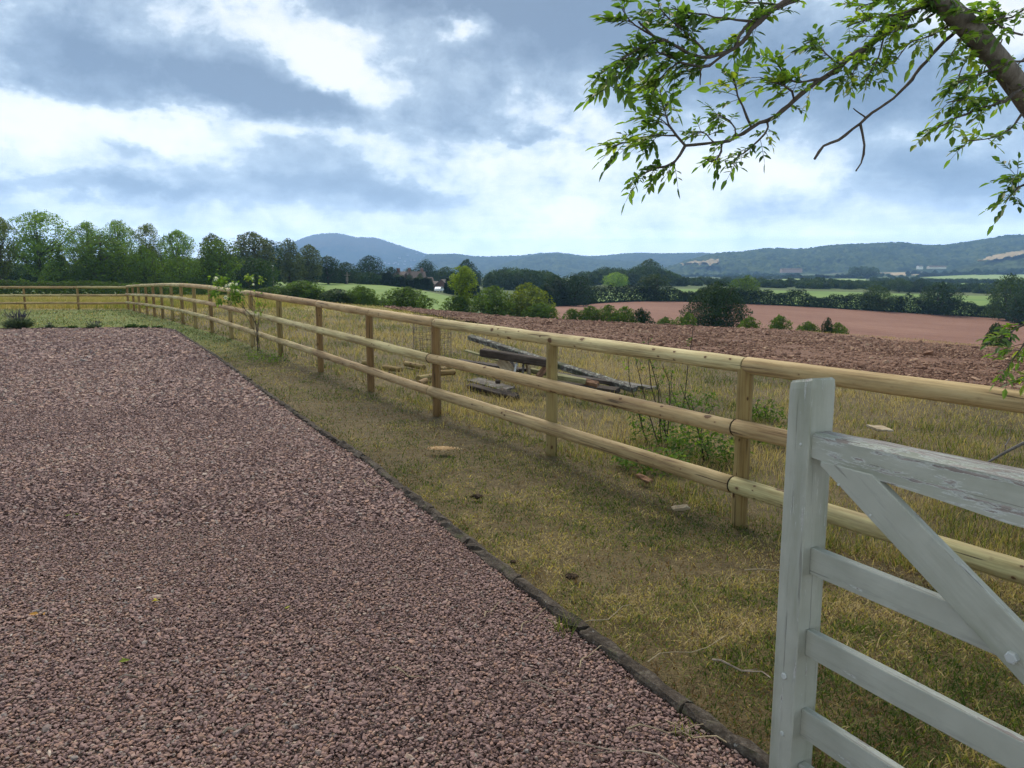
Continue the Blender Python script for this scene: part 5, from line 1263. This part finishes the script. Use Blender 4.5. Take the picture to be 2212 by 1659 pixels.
build_bramble(575, 780, [], 'low green weeds at the fence foot right of the rose', 200, .4, .3, 'weed_clump', tintb=.55)
build_bramble(640, 690, [], 'bright green weeds in the rough grass behind the fence near the rose', 300, .7, .5, 'weed_clump', tintb=.65)

def mound(name, label, cat, u, v, rad, hgt, n, stops, spikes=None, group=None):
    g = ground_at(u, v, 8); o = empty(name, g); tag(o, label, cat, group); m_ = leafmat(name+'_leaf_'+str(u), stops, .2)
    th = rng.uniform(0, 2*PI, n); q = np.sqrt(rng.uniform(0, 1, n)); D = np.stack([np.cos(th)*q, np.sin(th)*q, .5+.8*(1-q)], 1); D /= np.linalg.norm(D, axis=1)[:, None]
    C = np.stack([np.cos(th)*q*rad*.6, np.sin(th)*q*rad*.6, rng.uniform(0, .4, n)*hgt], 1)
    f = MB(); leaflets(f, C, D, hgt*rng.uniform(.4, .75, n), np.full(n, .028), .5+rng.normal(0, .25, n), .15); f.build('foliage', m_, o)
    if spikes:
        s = MB()
        for i in range(spikes):
            t = random.uniform(0, 2*PI); r = rad*random.uniform(.2, .85); a = np.array([math.cos(t)*r*.4, math.sin(t)*r*.4, hgt*.4]); b = np.array([math.cos(t)*r*1.15, math.sin(t)*r, hgt*random.uniform(1.0, 1.45)])
            tube(s, [a, a*.35+b*.65, a*.12+b*.88, b], [.004, .004, .011, .006], 5)
        s.build('flower_spike', flat('lavender_spike', (.07, .065, .085), .9, .1), o, tint=False)
LAV = [(0, (.03, .05, .03)), (.5, (.065, .095, .065)), (1, (.13, .16, .12))]
mound('lavender', 'large lavender bush with dull purple spikes at the far edge of the drive', 'lavender', 40, 711, .45, .42, 700, LAV, 60)
GE = 'small plants along the far edge of the drive'
for u, r, h, l, sp in ((108, .18, .22, 'small grey lavender nearest the large lavender bush', 8), (156, .30, .17, 'low dark green edging plant second from the large lavender', 0), (203, .34, .25, 'brownish faded lavender in the middle of the drive edge', 18), (285, .30, .27, 'bluish green edging plant near the drive corner', 0), (310, .18, .2, 'small greyish plant right of the bluish edging plant', 0), (340, .25, .16, 'dark low plant on the bend of the drive edge', 0)):
    mound('edging_plant', l, 'plant', u, 710, r*.8, h*.7, 260, LAV if sp else [(0, (.02, .045, .02)), (.5, (.045, .085, .035)), (1, (.09, .14, .06))], sp, GE)

# dry twigs on the gravel and grass, fallen leaves
MAT_twig = flat('dry_twig', (.26, .21, .16), .9, .1, .4, 30); MAT_straw = flat('straw_stalk', (.34, .27, .17), .9, .1, .3, 30)
def twig(u, v, L, ang, r, label, mt=None, group='dry twigs on the ground', fork=True):
    p = ground_at(u, v, 1.5); mb = MB(); d = np.array([math.cos(ang), math.sin(ang), 0]); n_ = np.array([-d[1], d[0], 0]); c = np.array(p)
    lift = .028 if on_drive(np.array([p.x]), np.array([p.y]))[0] else .035
    pts = [c+d*L*(t-.5)+n_*L*.07*math.sin(t*5+u)+np.array([0, 0, lift+.012*math.sin(t*9)]) for t in np.linspace(0, 1, 7)]
    tube(mb, pts, np.linspace(r, r*.5, 7), 5)
    if fork: tube(mb, [pts[3], pts[3]+d*L*.2+n_*L*.16+np.array([0, 0, .01])], [r*.6, r*.3], 5)
    tag(mb.build('twig', mt or MAT_twig, tint=False), label, 'twig', group)
tw = [(655, 1125, .22, 1.45, .0035, 'bent pale twig alone in the middle of the gravel', 1), (800, 1055, .35, -.9, .003, 'thin pale stalk on the gravel close to the edging', 1), (515, 1592, .10, .5, .006, 'short thick brown twig on the gravel bottom centre', 0),
      (1310, 1345, .34, .55, .003, 'long thin stalk crossing from gravel to edging', 0), (1275, 1430, .22, 1.0, .003, 'straw stalk lying across the edging stones', 0), (1440, 1590, .28, .15, .003, 'light straw lying on the gravel near the bottom right', 0), (1500, 1600, .22, 2.5, .0028, 'crossed straw beside the gravel corner', 0),
      (1180, 1500, .2, -.6, .003, 'thin twig on the gravel left of the edging', 0), (1335, 1640, .4, 2.75, .0035, 'long curved twig at the bottom of the gravel', 1), (1062, 1330, .16, 1.2, .003, 'small upright stalk on gravel near the edging bend', 0),
      (1600, 1462, .24, -.75, .005, 'dark bent stick in the short grass left of the gate', 1), (1700, 1240, .5, .05, .004, 'long brown stalk in the lawn left of the gate post', 0), (1490, 1420, .45, .6, .0025, 'thin straw arching over the lawn', 0), (1125, 1315, .14, .2, .004, 'brown root bit at the edging joint', 0),
      (880, 1470, .18, -.4, .0028, 'thin stalk on the open gravel', 0), (300, 1475, .14, .1, .004, 'dark twig on the left gravel', 0), (1150, 1350, .25, 1.15, .0028, 'fine straw beside the grass tuft at the edging', 0)]
for u, v, L, a, r, l, fk in tw: twig(u, v, L, a, r, l, MAT_straw if 'straw' in l or 'stalk' in l else MAT_twig, fork=bool(fk))
def fallen(u, v, label, c):
    p = ground_at(u, v, 1.5); mb = MB(); D = np.array([[math.cos(u), math.sin(u), .1]]); leaflets(mb, np.array([[p.x, p.y, p.z+.034]]), D, .042, .019, np.array([c]), .1)
    leaflets(mb, np.array([[p.x+.02, p.y+.01, p.z+.034]]), np.array([[math.cos(u+2), math.sin(u+2), .15]]), .03, .014, np.array([c]), .1)
    tag(mb.build('fallen_leaf', MAT_fleaf), label, 'leaf', 'fallen leaves on the gravel')
MAT_fleaf = leafmat('fallen_leaf', [(0, (.12, .17, .03)), (.5, (.36, .33, .05)), (1, (.45, .24, .06))], .2)
fallen(327, 1313, 'bright yellow fallen leaf on the gravel left of centre', .55); fallen(617, 1331, 'small yellow green leaf on the gravel', .3); fallen(258, 1446, 'greenish leaf curl on the gravel lower left', .1); fallen(85, 1340, 'orange brown fallen leaf far left on the gravel', 1); fallen(155, 1123, 'olive green leaf on the gravel at the left', .05)
def weed_tuft(u, v, n, L, label):
    p = ground_at(u, v, 1.5); mb = MB(); X = p.x+rng.normal(0, .03, n); Y = p.y+rng.normal(0, .03, n)
    blades(mb, X, Y, hz(X, Y), L*rng.uniform(.6, 1.3, n), np.full(n, .004), rng.uniform(.3, .95, n), rng.uniform(.0, .5, n))
    tag(mb.build('grass_tuft', MAT_blade), label, 'grass tuft', 'grass tufts growing on the gravel edge')
weed_tuft(1222, 1370, 60, .10, 'grass tuft growing between gravel and edging stones'); weed_tuft(1480, 1590, 50, .05, 'small green weed tuft on the gravel bottom right'); weed_tuft(527, 1070, 25, .03, 'tiny green tuft out on the open gravel')
# soil lumps pushed up in the lawn
def lump(u, v, r, label):
    p = ground_at(u, v, 2); bm = bmesh.new(); bmesh.ops.create_icosphere(bm, subdivisions=4, radius=1)
    for w in bm.verts:
        c = w.co.normalized(); q = .62+.55*float(fbm(np.array([c.x*3.1+u]), np.array([c.y*3.1+c.z*2.7]), 4, 3)[0])+.3*float(vnoise(np.array([c.x*9+c.z*5]), np.array([c.y*9+v]), 5)[0])-.15
        w.co = Vector((c.x*r*q*1.3, c.y*r*q, c.z*r*q*.55))
    me = bpy.data.meshes.new('soil_lump'); bm.to_mesh(me); bm.free(); me.materials.append(MAT_lump)
    o = link('soil_lump', me); o.location = (p.x, p.y, p.z+r*.12); tag(o, label, 'soil lump', 'soil lumps in the lawn')
MAT_lump = flat('dark_earth', (.062, .044, .030), .95, .05, .6, 40)
lump(1235, 1247, .03, 'dark crumbly earth lump near the edging stones'); lump(1030, 1074, .035, 'dark earth patch in the lawn left of the long bottom rail'); lump(1110, 1215, .018, 'small earth crumb beside the edging bend')

# dead stick with seed head on the rough grass at the right
def build_stick():
    mb = MB(); Y = 6.2
    tube(mb, [pt(2135, 998, Y), pt(2170, 978, Y-.1), pt(2215, 955, Y-.2), pt(2290, 925, Y-.3)], [.010, .012, .014, .016], 7)
    tube(mb, [pt(2170, 978, Y-.1), pt(2172, 962, Y-.1), pt(2182, 945, Y)], [.006, .005, .003], 5)
    tag(mb.build('stick', flat('grey_stick', (.15, .14, .13), .9, .1, .3, 15), tint=False), 'grey dead stick slanting from the right edge over the rough grass', 'stick')
    p = at(2067, 968, 6.6); g = Vector((p.x, p.y, hzf(p.x, p.y))); o = empty('dock_weed', g); tag(o, 'brown curled dock weed on the rough grass beyond the gate', 'weed')
    s = MB(); tube(s, [(0, 0, -.02), (.01, 0, .08), (.0, .01, .17)], [.005, .004, .002], 5); s.build('stem', MAT_twig, o, tint=False)
    f = MB(); n = 26; D = rng.normal(0, 1, (n, 3)); D /= np.linalg.norm(D, axis=1)[:, None]; leaflets(f, rng.normal(0, .03, (n, 3))*np.array([1.6, 1, .5])+np.array([0, 0, .15]), D, .06, .04, rng.uniform(0, 1, n), .3)
    f.build('foliage', leafmat('dead_leaf', [(0, (.07, .035, .02)), (1, (.19, .10, .05))], .2), o)
build_stick()

# ------------------------------------------------------------------ the ash tree leaning in from the right
MAT_ash = leafmat('ash_leaf', [(0, (.024, .050, .012)), (.35, (.050, .098, .017)), (.7, (.10, .165, .022)), (1, (.19, .22, .032))], .48, 2.3, .45, .4)
def m_bark(k, b, o):
    p = k.pos(); n = k.noise(p, 9, 6, .65); f = k.noise(k.mapping(p, (30, 30, 9)), 1, 5, .7)
    c = k.ramp(k.m('MULTIPLY_ADD', f, .5, k.m('MULTIPLY', n, .5)), [(.36, (.055, .045, .036)), (.5, (.12, .105, .085)), (.66, (.21, .19, .16))])
    k.put(b.inputs['Normal'], k.bump(f, .7, .012)); return c
MAT_bark = mat('ash_bark', m_bark, .9, .15); MAT_ashtwig = flat('ash_twig', (.060, .050, .040), .85, .2, .35, 25)
def build_ash():
    ZX = lambda x: 1244.3+.4375*x
    ZY = lambda y: .4375*y
    def q(x, y, Y): return np.array(at(ZX(x), ZY(y), Y))
    limb_pts = [np.array(at(u, v, Y)) for u, v, Y in ((2520, 700, 4.75), (2400, 470, 4.6), (2310, 330, 4.4), (2212, 205, 4.15), (2155, 130, 4.0), (2100, 66, 3.9), (2035, 5, 3.8), (1930, -110, 3.65), (1820, -260, 3.5), (1700, -420, 3.3))]
    b0 = limb_pts[0]; base = np.array([b0[0]+.15, b0[1]+.05, hzf(b0[0]+.15, b0[1]+.05)])
    o = empty('ash_tree', base); tag(o, 'ash tree leaning in from the right edge with hanging leafy branches overhead', 'tree')
    tm = MB(); trunk = [base+np.array([.05, 0, -.3]), base+np.array([0, 0, .5]), b0+np.array([.05, 0, -.35])]+limb_pts
    tube(tm, [p-base for p in trunk], [.19, .14, .115, .10, .090, .078, .060, .053, .054, .047, .04, .03, .02], 14, wob=.03); tm.build('trunk', MAT_bark, o, smooth=True, tint=False)
    br = MB(); C = []; D = []; Ls = []; tn = []
    SP = []                      # leaf spray anchors: (point, direction, tint shift)
    def branch(pts, r0, r1, Y0, Y1, par=None, knob=True):
        n = len(pts); P_ = [q(x, y, Y0+(Y1-Y0)*i/(n-1))+rng.normal(0, .008, 3) for i, (x, y) in enumerate(pts)]
        if par is not None:      # a side twig springs from the nearest point of its parent
            dl = par[np.argmin(np.linalg.norm(par-P_[0], axis=1))]-P_[0]; P_ = [p+dl*(1-i/(n-1)) for i, p in enumerate(P_)]
        # resample and give the gentle kinks of a twig
        d = np.concatenate([[0], np.cumsum([np.linalg.norm(b-a) for a, b in zip(P_, P_[1:])])]); m_ = max(5, int(d[-1]/.045)); t = np.linspace(0, d[-1], m_)
        Q = np.stack([np.interp(t, d, [p[i] for p in P_]) for i in range(3)], 1); Q[1:-1] = (Q[:-2]+2*Q[1:-1]+Q[2:])/4; Q[1:-1] += rng.normal(0, .0022, (m_-2, 3))
        rad = np.linspace(r0, r1, m_)*(1+.12*rng.normal(0, 1, m_)*knob); tube(br, Q-base, np.clip(rad, .0018, 1), 7)
        return Q
    def dead(pts, r0, r1, Y0, Y1, par=None): return branch(pts, r0, r1, Y0, Y1, par)
    # long bough, its tip and side twigs
    B1 = branch([(1800, -30), (1700, 30), (1560, 130), (1450, 215), (1360, 285), (1260, 350), (1180, 415), (1100, 480), (1030, 545), (960, 590), (880, 635), (800, 680), (740, 700), (650, 712), (545, 722)], .017, .006, 3.9, 3.5)
    b1a = branch([(545, 722), (500, 775), (440, 815), (380, 835), (300, 870)], .007, .003, 3.5, 3.4, B1); b1b = branch([(545, 722), (480, 650), (440, 560), (430, 480), (415, 435)], .006, .0025, 3.5, 3.6, B1)
    b1c = branch([(480, 650), (420, 590), (340, 560)], .004, .002, 3.5, 3.55, b1b); b1d = branch([(460, 680), (380, 660), (260, 690), (200, 725)], .004, .002, 3.5, 3.4, b1b)
    s1 = branch([(1260, 345), (1180, 365), (1110, 390), (1050, 380), (970, 290)], .006, .0025, 3.7, 3.6, B1); s2 = branch([(1110, 465), (1085, 430), (1010, 400), (900, 400)], .005, .0025, 3.65, 3.6, B1)
    s3 = branch([(870, 510), (830, 460), (800, 410), (780, 350)], .006, .003, 3.55, 3.5, B1); s4 = branch([(960, 590), (950, 640), (930, 700), (870, 720), (800, 770)], .006, .0025, 3.6, 3.5, B1)
    s5 = branch([(740, 700), (735, 760), (690, 805), (655, 800), (640, 775)], .006, .003, 3.55, 3.5, B1); s6 = branch([(1360, 285), (1270, 270), (1240, 200), (1170, 215)], .005, .002, 3.75, 3.7, B1); s7 = branch([(800, 680), (790, 630), (740, 580), (660, 575)], .004, .002, 3.55, 3.5, B1)
    s8 = branch([(680, 715), (640, 660), (590, 650)], .004, .002, 3.5, 3.5, B1); s9 = branch([(1450, 215), (1400, 300), (1350, 390)], .004, .002, 3.75, 3.7, B1); s10 = branch([(1560, 130), (1510, 250), (1440, 420)], .005, .002, 3.8, 3.7, B1)
    # dead bough
    DB = dead([(1960, 60), (1900, 130), (1770, 270), (1690, 350), (1600, 430), (1540, 500), (1440, 580), (1400, 610), (1290, 680), (1230, 720), (1185, 790)], .0095, .006, 4.0, 3.7)
    dead([(1408, 600), (1415, 690), (1435, 755), (1400, 810), (1368, 850)], .007, .004, 3.75, 3.7, DB); dead([(1460, 546), (1420, 548), (1378, 527)], .005, .0025, 3.75, 3.75, DB)
    # upper-left bough
    B3 = branch([(1200, -60), (1100, -10), (1000, 20), (960, 55), (900, 130), (830, 200), (740, 262), (620, 300), (540, 270), (470, 215), (380, 170), (300, 120)], .015, .004, 3.55, 3.2)
    t1 = branch([(740, 265), (660, 340), (580, 335), (520, 315), (470, 265), (400, 260), (300, 300)], .007, .003, 3.35, 3.2, B3); t2 = branch([(770, 215), (820, 100), (900, 60), (1050, 20), (1105, 5)], .007, .004, 3.4, 3.5, B3); t3 = branch([(660, 345), (640, 385), (602, 403)], .005, .003, 3.3, 3.3, t1)
    t4 = branch([(470, 215), (350, 240), (220, 300), (130, 350)], .005, .002, 3.25, 3.1, B3); t5 = branch([(380, 170), (260, 100), (230, 30)], .005, .002, 3.25, 3.2, B3); t6 = branch([(540, 270), (470, 330), (400, 380), (390, 440)], .004, .002, 3.3, 3.25, B3); t7 = branch([(900, 130), (780, 110), (700, 90), (560, 60), (470, 20)], .006, .0025, 3.45, 3.3, B3)
    t8 = branch([(300, 300), (220, 380), (190, 440)], .0035, .002, 3.2, 3.15, t1); t9 = branch([(960, 55), (860, 30), (790, 20)], .005, .003, 3.5, 3.5, B3); t10 = branch([(640, 300), (600, 200), (480, 120), (400, 40)], .005, .002, 3.35, 3.25, B3)
    # right-hand masses
    r1 = branch([(2300, 420), (2212, 450), (2100, 500), (1980, 560), (1860, 610), (1740, 640)], .010, .003, 4.1, 3.7); r2 = branch([(2100, 500), (2000, 480), (1900, 500), (1830, 520)], .005, .002, 3.95, 3.75, r1); r3 = branch([(2212, 560), (2150, 640), (2060, 690), (1900, 690)], .006, .002, 4.0, 3.8)
    r4 = branch([(2320, 860), (2250, 890), (2180, 940), (2130, 1000)], .007, .002, 4.0, 3.8); r5 = branch([(2250, 890), (2200, 860), (2150, 860)], .004, .002, 4.0, 3.9)
    r6 = branch([(1950, 60), (1850, 120), (1760, 180), (1640, 200), (1560, 330)], .008, .002, 4.0, 3.7); r7 = branch([(2020, 150), (1980, 220), (1900, 330), (1870, 440)], .006, .002, 4.05, 3.8); r8 = branch([(1900, -10), (1750, 20), (1600, 60), (1450, 90), (1340, 150)], .009, .002, 3.9, 3.6)
    r9 = branch([(2100, 200), (2060, 300), (2020, 400), (1980, 420)], .005, .002, 4.1, 3.9); r10 = branch([(2212, 60), (2100, 120), (2080, 20)], .006, .003, 4.0, 4.0); r11 = branch([(1800, -20), (1650, -10), (1500, 10), (1400, 40)], .006, .002, 3.8, 3.6); r12 = branch([(2250, 250), (2180, 330), (2100, 380), (2150, 470)], .005, .002, 4.2, 4.0)
    r13 = branch([(2120, 70), (2040, 110), (1950, 140), (1880, 200), (1850, 260)], .006, .002, 3.95, 3.75); r14 = branch([(2230, 300), (2150, 310), (2080, 330), (1950, 370), (1860, 420)], .006, .002, 4.05, 3.8); r15 = branch([(1900, 0), (1760, 90), (1650, 130), (1500, 180), (1420, 190)], .006, .002, 3.85, 3.7); r16 = branch([(2200, 170), (2100, 150), (2000, 60), (1900, 40)], .005, .002, 3.9, 3.7)
    low = branch([(2440, 1500), (2360, 1560), (2280, 1590), (2190, 1605), (2105, 1660)], .007, .002, 3.0, 2.7); low2 = branch([(2280, 1590), (2215, 1690), (2170, 1750), (2130, 1810)], .004, .002, 2.8, 2.7); low3 = branch([(2420, 1850), (2320, 1840), (2230, 1855)], .004, .002, 2.8, 2.7)
    down = branch([(2520, 300), (2500, 800), (2460, 1300), (2440, 1500)], .02, .007, 4.3, 3.0); branch([(2450, 1300), (2440, 1600), (2400, 1850)], .007, .004, 3.3, 2.8); branch([(2500, 800), (2400, 830), (2320, 860)], .009, .007, 4.2, 4.0)
    def spray(Q, n, t0=.15, t1=1.0, sh=0, size=1.0):
        for i in range(n):
            t = t0+(t1-t0)*(i+random.random())/n; f = t*(len(Q)-1); k = min(int(f), len(Q)-2); p = Q[k]+(Q[k+1]-Q[k])*(f-k); ax = Q[min(k+2, len(Q)-1)]-Q[max(k-1, 0)]; ax = ax/np.linalg.norm(ax)
            SP.append((p, ax, sh, size))
    spray(b1a, 15); spray(b1b, 15, .35, sh=.15); spray(b1c, 7); spray(b1d, 13, sh=.1); spray(s1, 12, .3); spray(s2, 12, .2); spray(s3, 10, .5); spray(s4, 8, .2, size=.8); spray(s5, 4, .2, .7, size=.8); spray(s6, 9, .35, sh=-.1); spray(s7, 9, .3, size=.8); spray(s8, 6, .4, size=.8); spray(s9, 7, .3); spray(s10, 11, .2)
    spray(B1, 20, .06, .42, .1); spray(B1, 8, .5, .9, 0, .75)
    spray(B3, 19, .3, 1.0, -.1, .95); spray(t1, 15, .1, 1, -.2, 1.0); spray(t2, 7, .3, 1, -.1, .8); spray(t4, 13, .1, 1, -.1, .95); spray(t5, 9, .2, 1, -.1, 1.05); spray(t6, 11, .2, 1, 0, 1.1); spray(t7, 11, .15, 1, -.15, 1.05); spray(t8, 5, .4, 1, 0, 1.1); spray(t9, 8, 0, 1, -.1, .9); spray(t10, 14, .2, 1, -.1, 1.05)
    spray(r1, 14, .2, 1, .1); spray(r2, 11, .1, 1, .1); spray(r3, 8, .1, 1, .1); spray(r4, 9, .35); spray(r5, 6, .3); spray(r6, 13, .1, 1, .15); spray(r7, 10, .1, 1, .1); spray(r8, 17, .05, 1, .1); spray(r9, 6, .1); spray(r10, 12, 0, 1, .1); spray(r11, 17, 0, 1, 0); spray(r12, 6, .1); spray(r13, 12, 0, 1, .05); spray(r14, 11, .1, 1, .05); spray(r15, 13, .1, 1, .0); spray(r16, 12, 0, 1, -.05); spray(low, 9, .45, 1, .2, .72); spray(low2, 6, .3, 1, .2, .72); spray(low3, 5, .4, 1, .2, .72)
    # the rest of the crown overhead and beyond the frame
    for i in range(42):
        f = random.uniform(4.5, 9); k = int(f); p0 = limb_pts[min(k, 9)]; az = random.uniform(0, 2*PI); L = random.uniform(1.2, 3.4)
        d = np.array([math.cos(az), math.sin(az)*1.1-.35, random.uniform(.25, .9)]); p1 = p0+d*L
        s_chk = (p1[2]-H)/max(p1[1], .01)
        if p1[1] > .3 and (s_chk < .6 or min((p0[2]-H)/p0[1], s_chk) < .42): continue
        Q = np.stack([p0+(p1-p0)*t+np.array([0, 0, .25*math.sin(t*PI)]) for t in np.linspace(0, 1, 8)]); tube(br, Q-base, np.linspace(.03, .005, 8), 6)
        for j in range(16): 
            t = random.uniform(.25, 1); p = p0+(p1-p0)*t+rng.normal(0, .30, 3)
            if p[1] > .3 and (p[2]-H)/p[1] < .42: continue
            ax = rng.normal(0, 1, 3); SP.append((p, ax/np.linalg.norm(ax), 0, 1.5))
    br.build('branch', MAT_ashtwig, o, smooth=True, tint=False)
    # compound leaves: leaflets in pairs along a thin drooping stalk
    lf = MB(); st = MB(); LC, LD, LL, LW, LT = [], [], [], [], []
    for (p, ax, sh, size) in SP:
        for _ in range(random.choice((1, 1, 2))):
            d = rng.normal(0, 1, 3)*np.array([1, .8, .6])+ax*1.0+np.array([-.35, 0, -.02]); d /= np.linalg.norm(d); L = random.uniform(.08, .138)*size
            pts = [p+d*L*t+np.array([0, 0, -.16*L*t*t]) for t in np.linspace(0, 1, 5)]
            tube(st, [x-base for x in pts], [.0014, .0013, .0012, .001, .0008], 4, cap=False)
            s = np.cross(d, np.array([0, 0, 1.0])+rng.normal(0, .5, 3)); s /= np.linalg.norm(s)+1e-9; npair = random.choice((2, 3, 3, 4)); tb = .42+sh+random.gauss(0, .2)
            for j in range(npair):
                t = .35+.55*j/npair; c = p+d*L*t+np.array([0, 0, -.16*L*t*t])
                for sg in (-1, 1): LC.append(c); LD.append(d*.75+s*sg*.85+rng.normal(0, .18, 3)); LL.append(L*random.uniform(.34, .46)); LT.append(tb+random.gauss(0, .08))
            LC.append(pts[-1]); LD.append(d+np.array([0, 0, -.2])+rng.normal(0, .1, 3)); LL.append(L*random.uniform(.4, .52)); LT.append(tb)
    LC, LD, LL = np.array(LC), np.array(LD), np.array(LL); LD /= np.linalg.norm(LD, axis=1)[:, None]
    leaflets(lf, LC-base, LD, LL, LL*.47, np.array(LT), .15)
    lf.build('foliage', MAT_ash, o); st.build('leaf_stalk', MAT_ashtwig, o, tint=False)
build_ash()
